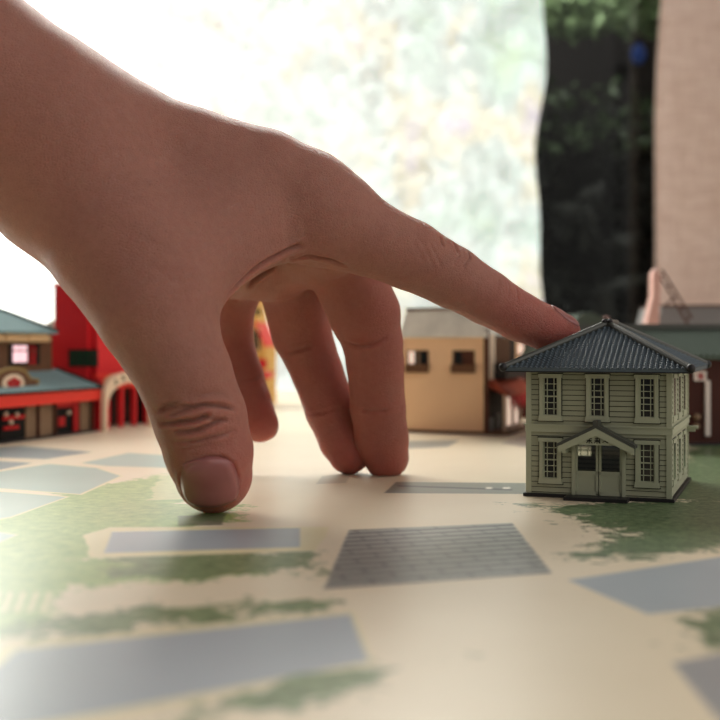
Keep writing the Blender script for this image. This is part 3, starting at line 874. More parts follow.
def brown_teahouse():
    o = tag(empty('model_teahouse', (OL[0], OL[1], 0), TL), 'two-storey brown model teahouse with blue grey roofs, red fascia and emblem signboard', 'model shop')
    L = -100.0; I = Matrix.Identity(4)
    he0 = local_left(94, 387)[1]; he1 = local_left(94, 400)[1]
    MB().box(L, 0, 4, 46, 0, 22).build('wall', M['brown'], o)
    MB().box(L, 0, -0.6, 46, 0, 0.8).build('base', M['black'], o)
    # ground floor front: dark openings, paper panels, red hangings, posts
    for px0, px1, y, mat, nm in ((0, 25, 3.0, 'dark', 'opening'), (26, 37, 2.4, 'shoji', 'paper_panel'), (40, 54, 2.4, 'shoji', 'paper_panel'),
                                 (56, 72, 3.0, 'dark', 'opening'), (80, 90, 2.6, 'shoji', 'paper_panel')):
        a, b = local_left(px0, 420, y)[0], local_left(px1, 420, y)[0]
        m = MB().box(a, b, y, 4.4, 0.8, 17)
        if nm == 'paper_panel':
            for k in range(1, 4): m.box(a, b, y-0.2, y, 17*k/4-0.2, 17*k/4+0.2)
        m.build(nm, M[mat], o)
    for px0, px1, z0, z1 in ((2, 24, 9.0, 10.6), (56, 72, 12, 17), (58, 64, 4, 8), (73, 79, 1, 17), (3, 18, 5, 6.5)):
        a, b = local_left(px0, 420, 2)[0], local_left(px1, 420, 2)[0]
        MB().box(a, b, 1.4, 2.2, z0, z1).build('red_hanging', M['banner'], o)
    for px, z in ((6, 11.5), (17, 11), (11, 8), (69, 9.5)):
        a = local_left(px, 420, 1.2)[0]
        MB().ball((a, 1.2, z), 0.9, 1, 1, 1.1).build('paper_lantern', M['cream'], o, smooth=True)
    for px in (38.5, 55, 79, 92):
        a = local_left(px, 420, 1.5)[0]
        MB().box(a-0.5, a+0.5, 1.0, 2.2, 0, 17).build('post', M['brown'], o)
    MB().box(L, -0.4, -2.0, -0.8, he1, he0).build('fascia', M['redorange'], o)
    # lower roof
    yu = 20.0; zu = 28.2
    lr = MB().raw([(L, -2.6, he0), (0.2, -2.6, he0), (0.2, yu+2, zu), (L, yu+2, zu), (L, -2.6, he0-0.8), (0.2, -2.6, he0-0.8), (0.2, yu+2, zu-1.5), (L, yu+2, zu-1.5)],
                  [(0,1,2,3), (4,7,6,5), (0,4,5,1), (1,5,6,2), (2,6,7,3), (3,7,4,0)])
    lr.build('lower_roof', M['teal'], o)
    MB().box(L, 0.6, -3.0, -2.4, he0-0.8, he0+0.2).build('gutter', M['ink'], o)
    MB().raw([(0, -2.6, he0-0.2), (1.0, -2.6, he0-0.2), (1.0, yu+2, zu-0.2), (0, yu+2, zu-0.2), (0, -2.6, he0+0.9), (1.0, -2.6, he0+0.9), (1.0, yu+2, zu+0.9), (0, yu+2, zu+0.9)],
             [(0,3,2,1), (4,5,6,7), (0,1,5,4), (1,2,6,5), (2,3,7,6), (3,0,4,7)]).build('roof_end_board', M['ink'], o)
    # upper storey
    xr = local_left(52, 350, yu)[0]
    zt = local_left(52, 341, yu)[1]
    MB().box(L, xr, yu, yu+30, 20, zt+3).build('upper_wall', M['brown2'], o)
    a, b = local_left(8, 352, yu)[0], local_left(39, 352, yu)[0]
    z0, z1 = local_left(20, 365, yu)[1], local_left(20, 344, yu)[1]
    f = MB().box(a, b, yu-0.5, yu+0.1, z0, z1).build('window', M['dark'], o)
    for px0, px1 in ((13.2, 19.7), (20.4, 27)):
        p, q = local_left(px0, 352, yu-0.7)[0], local_left(px1, 352, yu-0.7)[0]
        MB().box(p, q, yu-0.8, yu-0.5, z0+1.2, z1-0.6).build('lit_pane', M['lit_pink'], f)
    for px0, px1 in ((29, 31), (33, 35.5)):
        p, q = local_left(px0, 352, yu-0.7)[0], local_left(px1, 352, yu-0.7)[0]
        MB().box(p, q, yu-0.8, yu-0.5, z0, z1-0.6).build('red_hanging', M['banner'], f)
    MB().box(a, b, yu-1.0, yu-0.4, z1-3.2, z1-2.6).build('lintel', M['brown'], f)
    # beige blinds under the eave
    ye = 15.5
    e0 = local_left(58, 331.5, ye-1); ze = e0[1]
    for px0, px1 in ((-40, -20), (-19, 5), (6.5, 28), (29.5, 50)):
        p, q = local_left(px0, 340, ye)[0], local_left(px1, 340, ye)[0]
        MB().tube([(p, ye+1, ze-3.4), (q, ye+1, ze-3.4)], 1.5, 8).box(p, q, ye+0.8, ye+1.2, ze-3.5, ze-1).build('rolled_blind', M['beige'], o)
    xe = local_left(58, 331.5, ye-1)[0]
    yr = 36.0
    zr = 58.5
    rf = MB().raw([(L-3, ye-1, ze), (xe, ye-1, ze), (xe, 2*yr-ye, ze), (L-3, 2*yr-ye, ze), (L+18, yr, zr), (xe-30, yr, zr),
                   (L-3, ye-1, ze-1.1), (xe, ye-1, ze-1.1), (xe, 2*yr-ye, ze-1.1), (L-3, 2*yr-ye, ze-1.1)],
                  [(0,1,5,4), (1,2,5), (2,3,4,5), (3,0,4), (0,6,7,1), (1,7,8,2), (2,8,9,3), (3,9,6,0), (6,9,8,7)])
    rf.build('upper_roof', M['teal'], o)
    hp = MB().tube([(xe, ye-1, ze+0.3), (xe-30, yr, zr+0.3)], 0.7, 8).tube([(xe, 2*yr-ye, ze+0.3), (xe-30, yr, zr+0.3)], 0.7, 8).tube([(xe-30, yr, zr+0.4), (L+18, yr, zr+0.4)], 0.8, 8)
    hp.build('hip_ridge', M['ink'], o)
    # shaped signboard with an oval emblem on the lower roof
    ys = 4.0
    cx_, cz_ = local_left(13, 384, ys)
    x1_, zb = local_left(39, 390, ys); zt_ = local_left(13, 367, ys)[1]; x1b = local_left(40, 379, ys)
    hw = x1_-cx_; zb -= 0.6
    prof = [(-hw, zb), (hw, zb), (hw*1.02, x1b[1]), (hw*0.72, x1b[1]+0.6), (hw*0.5, zt_-1.5), (hw*0.22, zt_-0.2), (0, zt_), (-hw*0.22, zt_-0.2), (-hw*0.5, zt_-1.5), (-hw*0.72, x1b[1]+0.6), (-hw*1.02, x1b[1])]
    sb = MB().prism([(cx_+p, z) for p, z in prof], ys, ys+1.2, 'y').build('signboard', M['gold'], o)
    inner = [(cx_+p*0.9, zb+(z-zb)*0.86+0.3) for p, z in prof]
    MB().prism(inner, ys-0.2, ys+0.1, 'y').build('sign_field', M['brown2'], sb)
    MB().ball((cx_, ys-0.2, cz_+0.2), 1, hw*0.42, 0.35, 3.9, 24).build('emblem', M['cream'], sb, smooth=True)
    em = MB()
    for k in range(5):
        t = 2*math.pi*k/5+0.3
        em.ball((cx_+math.cos(t)*hw*0.15, ys-0.55, cz_+0.2+math.sin(t)*1.3), 1, hw*0.13, 0.25, 1.2, 10)
    em.build('emblem_flower', M['banner'], sb, smooth=True)
    MB().box(cx_-hw*0.9, cx_+hw*0.9, ys, ys+1.0, zb-3, zb+0.1).build('sign_stand', M['ink'], sb)
brown_teahouse()

def red_theatre():
    o = tag(empty('model_theatre', (OL[0], OL[1], 0), TL), 'tall red model theatre with green glazed side window beside the hand', 'model theatre')
    h = 66.0
    MB().box(3.0, 62, 7, 24.6, 21, h).box(3.0, 62, 15, 24.6, 0, 21).box(3.0, 30, 24.6, 31, 0, 46).box(3.0, 5, 0.5, 21.5, 0, 24).box(5, 62, 3, 7, 26, h-14).build('wall', M['red'], o)
    MB().box(2.6, 62.4, 2.6, 25, h, h+1.4).build('parapet', M['redorange'], o)
    MB().prism([(24.6, 50.5), (33, 46.2), (33, 45.4), (24.6, 46)], 1.5, 31, 'x').build('annex_roof', M['greyroof'], o)
    # the side window faces -x: find its place from the picture
    u = np.array([math.cos(TL), math.sin(TL)]); v = np.array([-u[1], u[0]])
    def side(px, py):
        oo = OL + u*3.0; r = (px-CX)/F
        t = (r*oo[1]-oo[0])/(v[0]-r*v[1]); Y = oo[1]+t*v[1]
        return t, EYE-(py-HY)*Y/F
    (ya, z1), (yb, z0) = side(98, 349.5), side(69.5, 366.5)
    m = MB().box(2.3, 3.1, ya, yb, z0, z0+0.7).box(2.3, 3.1, ya, yb, z1-0.7, z1).box(2.3, 3.1, ya, ya+0.7, z0, z1).box(2.3, 3.1, yb-0.7, yb, z0, z1)
    for k in range(1, 4): m.box(2.5, 3.1, ya+(yb-ya)*k/4-0.15, ya+(yb-ya)*k/4+0.15, z0, z1)
    m.box(2.5, 3.1, ya, yb, (z0+z1)/2-0.15, (z0+z1)/2+0.15)
    f = m.build('window', M['ink'], o)
    MB().box(2.8, 3.05, ya+0.4, yb-0.4, z0+0.4, z1-0.4).build('pane', M['greenglass'], f)
    # porch front under the arch
    MB().box(5, 62, 14.2, 15.2, 0.2, 20).build('porch_front', M['brownred'], o)
    for x in (14, 26, 38, 50): MB().box(x, x+2.2, 3.2, 5.4, 0, 26).build('post', M['red'], o)
    MB().box(5, 62, 3.0, 5.0, 18.5, 26).build('beam', M['redorange'], o)
    MB().box(16, 24, 13.6, 14.3, 1, 14).box(29, 36, 13.6, 14.3, 1, 14).box(41, 48, 13.6, 14.3, 1, 14).build('doorway', M['dark'], o)
    MB().ball((21, 12.8, 13), 1.6, 1, 0.6, 1.2).build('paper_lantern', M['cream'], o, smooth=True)
    MB().prism([(9+16*(1+math.cos(math.pi*k/10))/2*1.6, 21.5+4.2*math.sin(math.pi*k/10)) for k in range(11)], 1.8, 2.6, 'y').build('oval_board', M['beige'], o)
red_theatre()

def arch_gate():
    pa, pb = G(97.8, 431.3), G(144.5, 425.6)
    th = math.atan2(pb[1]-pa[1], pb[0]-pa[0]); w = float(np.hypot(*(pb-pa)))
    c = (pa+pb)/2
    o = tag(empty('arch_gate', (c[0]+0.3, c[1]-0.3, 0), th), 'cream arched gate with dark lettering standing before the red theatre porch', 'gate')
    zs = EYE-(397-HY)*c[1]/F*0.97; zi = zs-1.0
    ztop = EYE-(371.5-HY)*c[1]/F
    for s in (-1, 1):
        MB().box(s*w/2-1.15, s*w/2+1.15, -4.2, -2.2, 0, zs).build('post', M['cream'], o)
    n = 20; op, ip = [], []
    for k in range(n+1):
        t = math.pi*(1-k/n)
        op.append(((w/2+1.2)*math.cos(t), zs+(ztop-zs)*math.sin(t)**0.8))
        ip.append(((w/2-1.2)*math.cos(t), zs-4.6+(ztop-zs-0.4)*math.sin(t)**0.9))
    m = MB()
    for k in range(n):
        m.prism([op[k], op[k+1], ip[k+1], ip[k]], -4.4, -2.4, 'y')
    ao = m.build('arch', M['cream'], o)
    S = []
    for k, (dx, dz) in enumerate(((-0.62, 0), (-0.3, 0), (0.02, 0), (0.34, 0), (0.64, 0))):
        x = dx*w/2; zc = zs-2.0+(ztop-zs-0.3)*math.sqrt(max(0, 1-dx*dx))
        S += [(x-1.3, zc+0.8, x+1.3, zc+0.9, 0.5), (x-1.2, zc-0.7, x+1.1, zc-0.6, 0.45), (x-0.2, zc+1.4, x+0.1, zc-1.3, 0.5)]
        if k % 2: S += [(x-1.3, zc+0.2, x-0.6, zc-1.2, 0.4), (x+0.7, zc+0.2, x+1.3, zc-1.1, 0.4)]
        else: S += [(x+1.1, zc+0.8, x+1.0, zc-0.7, 0.4)]
    glyphs(ao, S, M['ink'], Matrix.Translation((0, -4.4, 0)))
arch_gate()

def dark_annex():
    a = G(146.5, 427.5)
    o = tag(empty('model_shed', (a[0]-2, a[1]+26, 0), TL), 'small dark model shed just right of the arched gate, beside the thumb', 'model shed')
    MB().box(0, 22, 0, 10, 0, 22).build('wall', M['dark'], o)
    MB().prism([(-1, 21.5), (23, 21.5), (11, 27)], -1, 11, 'y').build('roof', M['brown'], o)
dark_annex()

def yellow_house():
    Y = 735.0
    x1, x0 = P(269, 380, Y)[0], P(193, 380, Y)[0]
    w = float(x1-x0); c = (x0+x1)/2
    o = tag(empty('model_house', (c, Y, 0), math.radians(-6)), 'yellow model house with dark windows and red canopy seen between little and ring finger', 'model house')
    s = Y/F
    Z = lambda py: EYE-(py-HY)*s
    MB().prism([(-w/2, 0), (w/2-2, 0), (w/2-2, Z(346)), (w/2-8, Z(322)), (w/2-11, Z(292)), (-w/2, Z(292))], 0, 40, 'y').build('wall', M['yellow'], o)
    MB().prism([(w/2-8.9, Z(322)), (w/2-8, Z(322)), (w/2-1.4, Z(346)), (w/2-2.4, Z(347))], -1.2, 40, 'y').build('roof_edge', M['redorange'], o)
    MB().box(-w/2-1, w/2-8, -1, 41, Z(292), Z(288)).build('roof', M['redorange'], o)
    for k in range(4):
        x = w/2-9.0-k*11
        f = MB().box(x-2.2, x+4.2, -0.8, 0.2, Z(352), Z(328)).build('window', M['beige'], o)
        MB().box(x-1.6, x+0.6, -1.0, 0, Z(350), Z(330)).box(x+1.4, x+3.6, -1.0, 0, Z(350), Z(330)).build('pane', M['dark'], f)
        MB().ball((x+2, -0.5, Z(312)), 2.4, 1, 0.3, 1).build('round_window', M['dark'], o, smooth=True)
    MB().box(-w/2, w/2-1, -1, 0.5, Z(368), Z(359)).build('red_band', M['red'], o)
    MB().prism([(0.5, Z(371)), (-9, Z(376)), (-9, Z(378)), (0.5, Z(376))], -w/2, w/2+3, 'x', Matrix.Rotation(0, 4, 'Z')).build('canopy', M['redorange'], o)
    MB().box(-w/2, w/2-4, -0.6, 0.3, 0, Z(378)).build('shopfront', M['greenglass'], o)
    MB().ball((w/2-1, -3, 5), 2.0, 1, 1, 1.6).build('potted_bush', M['greenglass'], o, smooth=True)
yellow_house()

# ------------------------------------------------------------------ the hand: one continuous skin surface
VOX = 0.52
def w3(t):
    p = P(t[0], t[1], t[2])
    return p, t[3]
def chain(pts, k=1.0):
    q = [w3(t) if len(t) == 4 else (np.array(t[:3]), t[3]) for t in pts]
    return [(q[i][0], q[i+1][0], q[i][1], q[i+1][1], k) for i in range(len(q)-1)]

# px, py, distance, radius(mm)
FINGERS = dict(
    index=[(326, 215, 300.5, 11.6), (370, 238, 303, 10.0), (410, 255, 307, 9.3), (452, 277, 311, 8.3), (486, 297, 314.5, 7.4), (520, 317, 317, 6.7), (546, 328, 318, 6.1), (561, 333, 318.5, 5.4)],
    middle=[(312, 222, 324, 11.5), (345, 268, 336, 10.8), (365, 315, 341, 10.5), (372.5, 342, 342, 8.9), (375, 363, 343, 8.5), (378, 408, 346, 8.2), (382, 440, 348, 8.0), (386, 457, 349, 6.8)],
    ring=[(288, 236, 343, 11.0), (292, 285, 353, 10.2), (301.5, 333, 360, 9.3), (317, 372, 359, 8.0), (331, 410, 357, 7.9), (343, 440, 354, 7.3), (349, 453, 352, 6.5)],
    little=[(242, 262, 360, 10), (231, 310, 366, 7.3), (232, 345, 368, 6.8), (243, 375, 364, 6.3), (251, 400, 360, 6.1), (260, 424, 356, 5.7)],
)
THUMB = [(86, 190, 284, 20.0), (119, 245, 276, 16.8), (154, 311, 268, 13.5), (184, 374, 267, 11.0), (200, 418, 268.5, 10.8), (209, 452, 270, 10.3), (213.5, 474, 271.5, 9.2)]
WR = P(64, 154, 286)
AD = np.array([-0.80, -0.10, 0.60]); AD /= np.linalg.norm(AD)
# groups of strokes: the strokes of a group join almost without swelling, the groups melt into each other
PALM = [
    [(WR, WR+AD*60, 24.0, 25.0, 2), (WR+AD*60, WR+AD*240, 25.0, 37.0, 2)],
    chain([(60, 134, 286, 20.5), (130, 149, 290, 15.6), (190, 166, 294, 14.6), (262, 183, 298, 13.8), (302, 199, 299.5, 13.2), (326, 215, 300.5, 11.8)], 1.5),
    chain([(80, 150, 302, 17), (200, 185, 312, 13.5), (312, 220, 323, 12)], 1.5),
    chain([(80, 170, 316, 16), (205, 210, 330, 13), (288, 236, 343, 11.2)], 1.5),
    chain([(80, 195, 326, 14), (180, 230, 345, 12), (244, 262, 360, 10.3)], 1.5),
    chain([(130, 215, 300, 15), (205, 232, 322, 12.5), (262, 262, 340, 9.5)], 1.5),
    chain([(240, 270, 350, 8.6), (280, 266, 339, 9.2), (316, 252, 326, 9.0), (346, 243, 314, 8.0)], 1.5),
]
WEB = [chain([(140, 240, 278, 13), (215, 210, 291, 12)], 1.5), chain([(165, 270, 274, 11.0), (240, 225, 291, 10.0)], 1.5),
       chain([(178, 296, 271, 7.5), (212, 268, 281, 6.0), (262, 238, 291, 6.0), (300, 224, 298, 8)], 1.5)]

def seg_dist(X, Y, Z, a, b, ra, rb):
    ba = b-a; L2 = float(ba.dot(ba))
    px, py, pz = X-a[0], Y-a[1], Z-a[2]
    h = np.clip((px*ba[0]+py*ba[1]+pz*ba[2])/L2, 0, 1)
    d = np.sqrt((px-h*ba[0])**2+(py-h*ba[1])**2+(pz-h*ba[2])**2)
    return d-(ra+(rb-ra)*h)
def smin(a, b, k):
    h = np.maximum(k-np.abs(a-b), 0)/k
    return np.minimum(a, b)-h*h*k*0.25

def hand_field():
    allp = sum(PALM+WEB, [])+chain(THUMB)+[s for f in FINGERS.values() for s in chain(f)]
    lo = np.min([np.minimum(a-ra, b-rb) for a, b, ra, rb, k in allp], axis=0)-4
    hi = np.max([np.maximum(a+ra, b+rb) for a, b, ra, rb, k in allp], axis=0)+4
    n = np.ceil((hi-lo)/VOX).astype(int)+1
    ax = [(lo[i]+VOX*np.arange(n[i])).astype(np.float32) for i in range(3)]
    def field(prims, k0=None):
        Fd = np.full(n, 60.0, np.float32)
        for a, b, ra, rb, k in prims:
            m = max(ra, rb)+k+3
            i0 = np.maximum(((np.minimum(a, b)-m-lo)/VOX).astype(int), 0)
            i1 = np.minimum(((np.maximum(a, b)+m-lo)/VOX).astype(int)+2, n)
            sl = tuple(slice(p, q) for p, q in zip(i0, i1))
            g = np.meshgrid(*(ax[i][sl[i]] for i in range(3)), indexing='ij', sparse=True)
            Fd[sl] = smin(Fd[sl], seg_dist(*g, a, b, ra, rb).astype(np.float32), k)
        return Fd
    palm = field(PALM[0])
    for grp in PALM[1:]: palm = smin(palm, field(grp), 7.0)
    palm = smin(palm, field(chain(THUMB)), 8.0)
    for grp in WEB: palm = smin(palm, field(grp), 8.0)
    res = palm.copy()
    for nm, f in FINGERS.items():
        ff = field(chain(f))
        np.minimum(res, smin(palm, ff, 6.0 if nm == 'index' else 2.6), out=res)
    return res, lo

def surface_nets(Fd, lo, h):
    s = Fd < 0
    nx, ny, nz = Fd.shape
    c = np.zeros((nx-1, ny-1, nz-1), np.uint8)
    for dx in (0, 1):
        for dy in (0, 1):
            for dz in (0, 1):
                c += s[dx:nx-1+dx, dy:ny-1+dy, dz:nz-1+dz]
    act = np.argwhere((c > 0) & (c < 8))
    idx = np.full(c.shape, -1, np.int32)
    idx[act[:, 0], act[:, 1], act[:, 2]] = np.arange(len(act))
    acc = np.zeros((len(act), 3)); cnt = np.zeros(len(act))
    cor = [(a, b, d) for a in (0, 1) for b in (0, 1) for d in (0, 1)]
    val = {q: Fd[act[:, 0]+q[0], act[:, 1]+q[1], act[:, 2]+q[2]].astype(float) for q in cor}
    for p in cor:
        for a in range(3):
            if p[a] == 0:
                q = tuple(1 if i == a else p[i] for i in range(3))
                v0, v1 = val[p], val[q]
                m = (v0 < 0) != (v1 < 0)
                t = np.where(m, v0/np.where(m, v0-v1, 1), 0)
                pt = np.tile(np.array(p, float), (len(act), 1)); pt[:, a] += t
                acc[m] += pt[m]; cnt[m] += 1
    V = (act+acc/cnt[:, None])*h+lo
    faces = []
    for a in range(3):
        b, d = (a+1) % 3, (a+2) % 3
        s0 = [slice(None)]*3; s1 = [slice(None)]*3
        s0[a] = slice(0, -1); s1[a] = slice(1, None)
        e = np.argwhere(s[tuple(s0)] != s[tuple(s1)])
        e = e[(e[:, b] > 0) & (e[:, d] > 0) & (e[:, b] < Fd.shape[b]-1) & (e[:, d] < Fd.shape[d]-1)]
        ins = s[e[:, 0], e[:, 1], e[:, 2]]
        def cell(ob, od):
            q = e.copy(); q[:, b] -= ob; q[:, d] -= od
            return idx[q[:, 0], q[:, 1], q[:, 2]]
        f = np.stack([cell(1, 1), cell(0, 1), cell(0, 0), cell(1, 0)], 1)
        f[~ins] = f[~ins][:, ::-1]
        faces.append(f)
    return V, np.concatenate(faces)

def relax(V, Fc, it, lam=0.5):
    E = np.concatenate([Fc[:, [0, 1]], Fc[:, [1, 2]], Fc[:, [2, 3]], Fc[:, [3, 0]]])
    for i in range(it):
        S = np.zeros_like(V); c = np.zeros(len(V))
        for k in range(3):
            S[:, k] = np.bincount(E[:, 0], V[E[:, 1], k], len(V))+np.bincount(E[:, 1], V[E[:, 0], k], len(V))
        c = np.bincount(E[:, 0], minlength=len(V))+np.bincount(E[:, 1], minlength=len(V))
        l = lam if i % 2 == 0 else -lam*1.03
        V = V+l*(S/c[:, None]-V)
    return V
def normals(V, Fc):
    n = np.cross(V[Fc[:, 2]]-V[Fc[:, 0]], V[Fc[:, 3]]-V[Fc[:, 1]])
    N = np.zeros_like(V)
    for j in range(4):
        for k in range(3):
            N[:, k] += np.bincount(Fc[:, j], n[:, k], len(V))
    return N/(np.linalg.norm(N, axis=1)[:, None]+1e-12)

def skin_material():
    t = NT('skin')
    n1 = t.noise(0.05, 4, 0.6); n2 = t.noise(0.5, 4, 0.7)
    base = t.mix(n1, srgb(158, 107, 92), srgb(174, 122, 107))
    base = t.mix(t.math('MULTIPLY', t.ramp(n2, 0.35, 0.7), 0.30), base, srgb(130, 78, 66))
    at = t.n('ShaderNodeAttribute', attribute_name='blush')
    ca = t.n('ShaderNodeAttribute', attribute_name='fold_shade')
    base = t.mix(t.math('MULTIPLY', ca.outputs['Fac'], 0.45), base, srgb(92, 48, 40))  # shade of the creases painted into the skin colour
    base = t.mix(at.outputs['Fac'], base, srgb(184, 84, 78))
    vo = t.n('ShaderNodeTexVoronoi'); t.put(vo.inputs['Vector'], t.coord()); vo.inputs['Scale'].default_value = 0.55
    dots = t.ramp(vo.outputs['Distance'], 0.16, 0.08)
    hd = t.n('ShaderNodeAttribute', attribute_name='hairy')
    base = t.mix(t.math('MULTIPLY', t.math('MULTIPLY', dots, hd.outputs['Fac']), 0.35), base, srgb(92, 60, 50))
    t.set(base, 0.5, 0.35)
    t.b.subsurface_method = 'RANDOM_WALK'
    t.b.inputs['Subsurface Weight'].default_value = 0.75
    t.b.inputs['Subsurface Radius'].default_value = (1.0, 0.30, 0.18)
    t.b.inputs['Subsurface Scale'].default_value = 0.006
    v2 = t.n('ShaderNodeTexVoronoi', feature='DISTANCE_TO_EDGE'); t.put(v2.inputs['Vector'], t.mul(t.coord(), (0.75, 1.0, 1.0))); v2.inputs['Scale'].default_value = 1.5
    lines = t.ramp(v2.outputs['Distance'], 0.0, 0.16)
    h = t.math('MULTIPLY_ADD', t.noise(1.4, 4, 0.7, vec=t.mul(t.coord(), (1.0, 1.0, 1.0))), 0.9, t.math('MULTIPLY', lines, 0.35))
    t.bump(h, 0.34, 0.9)
    return t.m

# creases: picture places along the crease, depth (mm), half width (mm)
CREASES = [
    ([(160, 412), (172, 408), (190, 405)], .55, .7), ([(170, 415), (188, 409), (203, 405), (222, 406), (234, 409)], .75, .75),
    ([(160, 424), (180, 422), (198, 420), (208, 415)], .85, .75), ([(178, 432), (196, 431), (212, 424), (224, 420)], .75, .75),
    ([(156.5, 411), (165, 406), (179, 402)], .5, .7), ([(178, 449), (196, 447), (214, 443)], .25, .7), ([(196, 396), (212, 393), (226, 394)], .2, .8),
    ([(174, 443), (196, 442), (215, 437), (234, 431)], .45, .7), ([(200, 417), (214, 419), (230, 421)], .4, .6),
    ([(183, 494), (181.5, 478), (188, 467), (205, 458.5), (222, 457), (233, 465), (237.5, 480), (236, 493)], .45, .7),
    ([(440, 235), (441, 240), (443, 246)], .42, .5), ([(452, 241), (455, 246), (458, 253)], .42, .5), ([(469, 252), (470, 258), (463, 267)], .4, .5),
    ([(460, 255), (454, 263)], .3, .45), ([(430, 244), (437, 256), (442, 268)], .12, .6), ([(421, 240), (428, 254), (434, 268)], .10, .6), ([(412, 240), (418, 252), (424, 262)], .08, .6),
    ([(520, 284), (523, 289), (522, 295)], .4, .5), ([(516, 287), (518, 294), (517, 301)], .18, .5), ([(508, 282), (510, 290), (508, 297)], .14, .5),
    ([(498, 276), (499, 284), (497, 292)], .1, .5),
    ([(350, 408), (366, 411), (384, 411), (402, 408)], .45, .7), ([(345, 342), (356, 346), (372, 345), (386, 338)], .45, .8),
    ([(306, 414), (320, 413), (338, 408)], .4, .7), ([(287, 353), (300, 350), (312, 346)], .45, .8),
    ([(243, 382), (252, 379), (261, 376)], .35, .6),
    ([(226, 298), (240, 281), (258, 266), (280, 254), (300, 246)], 1.3, 1.0), ([(234, 300), (252, 282), (272, 268), (290, 258)], 1.1, .9),
    ([(292, 260), (310, 256), (330, 260), (345, 266)], .6, .8), ([(290, 264), (308, 265), (328, 270)], .45, .7),
]

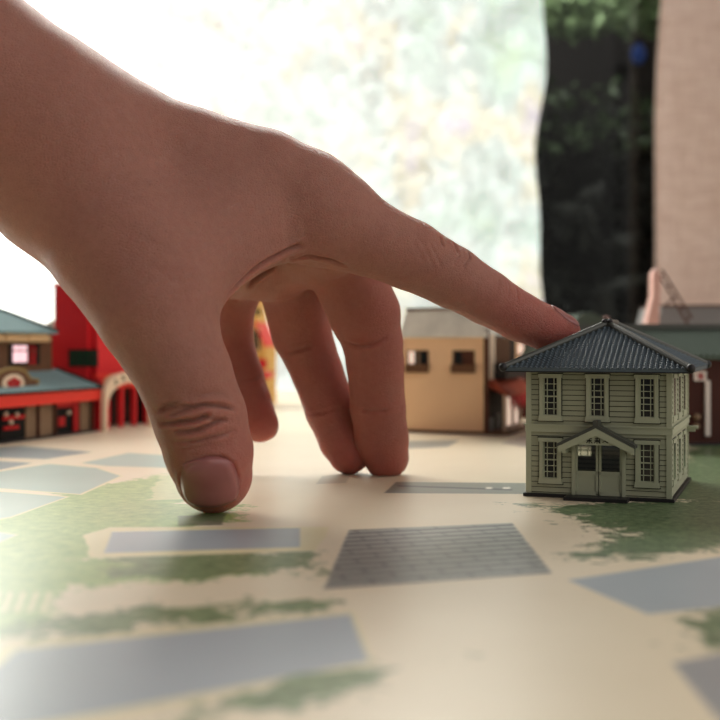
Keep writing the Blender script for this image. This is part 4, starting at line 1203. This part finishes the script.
def build_hand():
    Fd, lo = hand_field()
    V, Fc = surface_nets(Fd, lo, VOX)
    del Fd
    V = relax(V, Fc, 6, 0.5)
    # keep the pads that stand on the paper flat against it
    V[:, 2] = np.maximum(V[:, 2], 0.05)
    N = normals(V, Fc)
    tree = BVHTree.FromPolygons([tuple(v) for v in V], [tuple(f) for f in Fc.tolist()])
    eye = Vector((0, 0, EYE))
    def hit(px, py):
        d = Vector(tuple(P(px, py, 300.0)))-eye
        r = tree.ray_cast(eye, d.normalized())
        return None if r[0] is None else np.array(r[0])
    disp = np.zeros(len(V)); crease = np.zeros(len(V))
    for pts, dep, wid in CREASES:
        wid *= 0.72
        q = [h for h in (hit(*p) for p in pts) if h is not None]
        if len(q) < 2: continue
        q = np.array(q)
        m = np.where(np.all((V > q.min(0)-5) & (V < q.max(0)+5), axis=1))[0]
        best = np.full(len(m), 1e9); along = np.zeros(len(m))
        for i in range(len(q)-1):
            a, b = q[i], q[i+1]; ba = b-a
            h = np.clip(((V[m]-a)@ba)/ba.dot(ba), 0, 1)
            d = np.linalg.norm(V[m]-a-h[:, None]*ba, axis=1)
            al = (i+h)/(len(q)-1)
            u = d < best
            best[u] = d[u]; along[u] = al[u]
        taper = np.clip(np.minimum(along, 1-along)*5+0.35, 0, 1)
        g = np.exp(-(best/wid)**2)*taper
        rim = np.exp(-((best-2.1*wid)/(1.1*wid))**2)*taper
        disp[m] += 1.5*(-dep*g+0.30*dep*rim)
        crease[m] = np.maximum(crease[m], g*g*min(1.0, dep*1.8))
    V = V+N*disp[:, None]
    # the finger pad gives way where it rests on the sage roof
    w_, ov_ = HW, 5.4
    dx, dy = V[:, 0]-hm[0], V[:, 1]-hm[1]
    lx_, ly_ = dx*math.cos(HTH)+dy*math.sin(HTH), -dx*math.sin(HTH)+dy*math.cos(HTH)
    dd = np.minimum.reduce([lx_+w_/2+ov_, w_/2+ov_-lx_, ly_+ov_, HD+ov_-ly_])
    rz = WT+(44.9-WT)*np.clip(dd/(w_/2+ov_), 0, 1)+0.45
    up_ = (dd > 0) & (V[:, 2] < rz) & (V[:, 2] > WT-2)
    V[up_, 2] = rz[up_]
    me = bpy.data.meshes.new('hand')
    me.from_pydata((V*MM).tolist(), [], Fc.tolist())
    me.polygons.foreach_set('use_smooth', [True]*len(me.polygons))
    # redder skin towards the finger ends and knuckle side; the creases get painted shade
    def near(c, r):
        return np.exp(-np.sum((V-c)**2, axis=1)/(r*r))
    bl = crease*0.0
    for f in FINGERS.values():
        bl = np.maximum(bl, 0.6*near(P(*f[-1][:3]), 13)); bl = np.maximum(bl, 0.45*near(P(*f[-3][:3]), 12))
    bl = np.maximum(bl, 0.55*near(P(*THUMB[-1][:3]), 15))
    for k in ('middle', 'ring', 'little'):
        for t in FINGERS[k][1:]: bl = np.maximum(bl, 0.4*near(P(*t[:3]), 16))
    hy = np.maximum(near(P(150, 220, 272), 38), 0.8*near(P(120, 130, 280), 30))
    for nm, arr in (('blush', bl), ('hairy', np.clip(hy, 0, 1)), ('fold_shade', np.clip(crease, 0, 1))):
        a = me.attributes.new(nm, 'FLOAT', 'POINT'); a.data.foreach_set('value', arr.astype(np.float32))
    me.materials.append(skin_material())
    o = bpy.data.objects.new('hand', me); col.objects.link(o)
    tag(o, 'bare left hand and forearm leaning over the paper, index finger touching the sage house roof', 'hand')
    # nails
    nm = NT('nail')
    nm.set(nm.mix(nm.noise(0.2, 3), srgb(146, 86, 84), srgb(160, 102, 98)), 0.3, 0.5)
    nm.b.inputs['Subsurface Weight'].default_value = 0.3
    nm.b.inputs['Subsurface Radius'].default_value = (1, 0.35, 0.25); nm.b.inputs['Subsurface Scale'].default_value = 0.002
    t2 = BVHTree.FromPolygons([tuple(v) for v in V], [tuple(f) for f in Fc.tolist()])
    def nail(root, tip, outn, width, lift=0.25, label=None):
        """curved plate on the back of the finger end; root, tip: middle of its two ends (mm), outn: way out of the skin"""
        root, tip, outn = Vector(tuple(root)), Vector(tuple(tip)), Vector(tuple(outn)).normalized()
        ax = (tip-root); L = ax.length; ax.normalize()
        outn = (outn-ax*outn.dot(ax)).normalized(); sd = ax.cross(outn)
        nu, nv = 14, 16; vs, fs = [], []
        for j in range(nv+1):
            v = j/nv
            for i in range(nu+1):
                u = 2*i/nu-1
                # rounded outline
                e = 1-0.20*(1-v)**3-0.16*max(0, v-0.75)*4*abs(u)
                hw = width/2*e
                cut = (0.10*(1-u*u) if v > 0.5 else -0.15*(1-u*u))*L*abs(2*v-1)**2
                p = root+ax*(L*v+cut)+sd*(u*hw)
                r = t2.ray_cast(p+outn*14, -outn)
                q = r[0] if r[0] is not None else p
                rise = lift*(1-0.7*u**4)*(0.15+0.85*min(1, v*3))+0.25*max(0, v-0.8)
                vs.append(q+outn*rise)
        for j in range(nv):
            for i in range(nu):
                a = j*(nu+1)+i
                fs.append((a, a+1, a+nu+2, a+nu+1))
        no = MB().raw(vs, fs).build('nail', nm.m, o, smooth=True)
        s = no.modifiers.new('thick', 'SOLIDIFY'); s.thickness = 0.0006; s.offset = -0.6
        if label: no['label'] = label
        return no
    c0, c1 = P(207, 462, 270.5), P(210, 503, 271.5)
    nail(P(207, 461, 262), P(210.5, 503, 264), (-0.06, -1, 0.10), 12.8, 0.3, 'broad thumb nail')
    a, b = P(*FINGERS['index'][-2][:3]), P(*FINGERS['index'][-1][:3])
    d = (b-a)/np.linalg.norm(b-a)
    up = np.array([0.40, -0.12, 0.90])
    nail(a+up*5-d*0.2, b+up*4+d*2.6, up, 7.6, 0.08, 'index finger nail seen from its side')
    for k, out in (('middle', (0.75, 0.65, 0)), ('ring', (0.6, 0.8, 0)), ('little', (0.35, 0.9, 0))):
        f = FINGERS[k]; a, b = P(*f[-2][:3]), P(*f[-1][:3]); d = (b-a)/np.linalg.norm(b-a); out = np.array(out)
        nail(a+out*5-d*1.0, b+out*4+d*4.0, out, 8.5, 0.25)
    return o
build_hand()

# ------------------------------------------------------------------ light and camera
w = bpy.data.worlds.new('room'); sc.world = w; w.use_nodes = True
wt = w.node_tree; bg = wt.nodes['Background']
# dim room all round, plus an added bright lobe from the right, lighting house and curtain
tc = wt.nodes.new('ShaderNodeTexCoord'); dp = wt.nodes.new('ShaderNodeVectorMath'); dp.operation = 'DOT_PRODUCT'
wt.links.new(tc.outputs['Generated'], dp.inputs[0]); dp.inputs[1].default_value = (0.80, -0.42, 0.42)
mr = wt.nodes.new('ShaderNodeMapRange'); mr.interpolation_type = 'SMOOTHSTEP'
wt.links.new(dp.outputs['Value'], mr.inputs[0])
for i_, v_ in enumerate((0.45, 0.98, 0.11, 1.25)): mr.inputs[i_+1].default_value = v_
bg.inputs[0].default_value = (1.0, 0.945, 0.90, 1)
wt.links.new(mr.outputs[0], bg.inputs[1])

cam = bpy.data.cameras.new('camera'); co = bpy.data.objects.new('camera', cam); col.objects.link(co)
co.location = (0, 0, EYE*MM); co.rotation_euler = (math.pi/2, 0, 0)
cam.sensor_width = 36; cam.lens = 36*F/720
cam.shift_y = -(360-HY)/720.0
cam.clip_start = 0.005; cam.clip_end = 20
cam.dof.use_dof = True; cam.dof.focus_distance = 0.292; cam.dof.aperture_fstop = 17
sc.camera = co
sc.view_settings.view_transform = 'Standard'; sc.view_settings.look = 'None'
sc.view_settings.exposure = 0.0; sc.view_settings.gamma = 1.0; sc.view_settings.use_curve_mapping = False
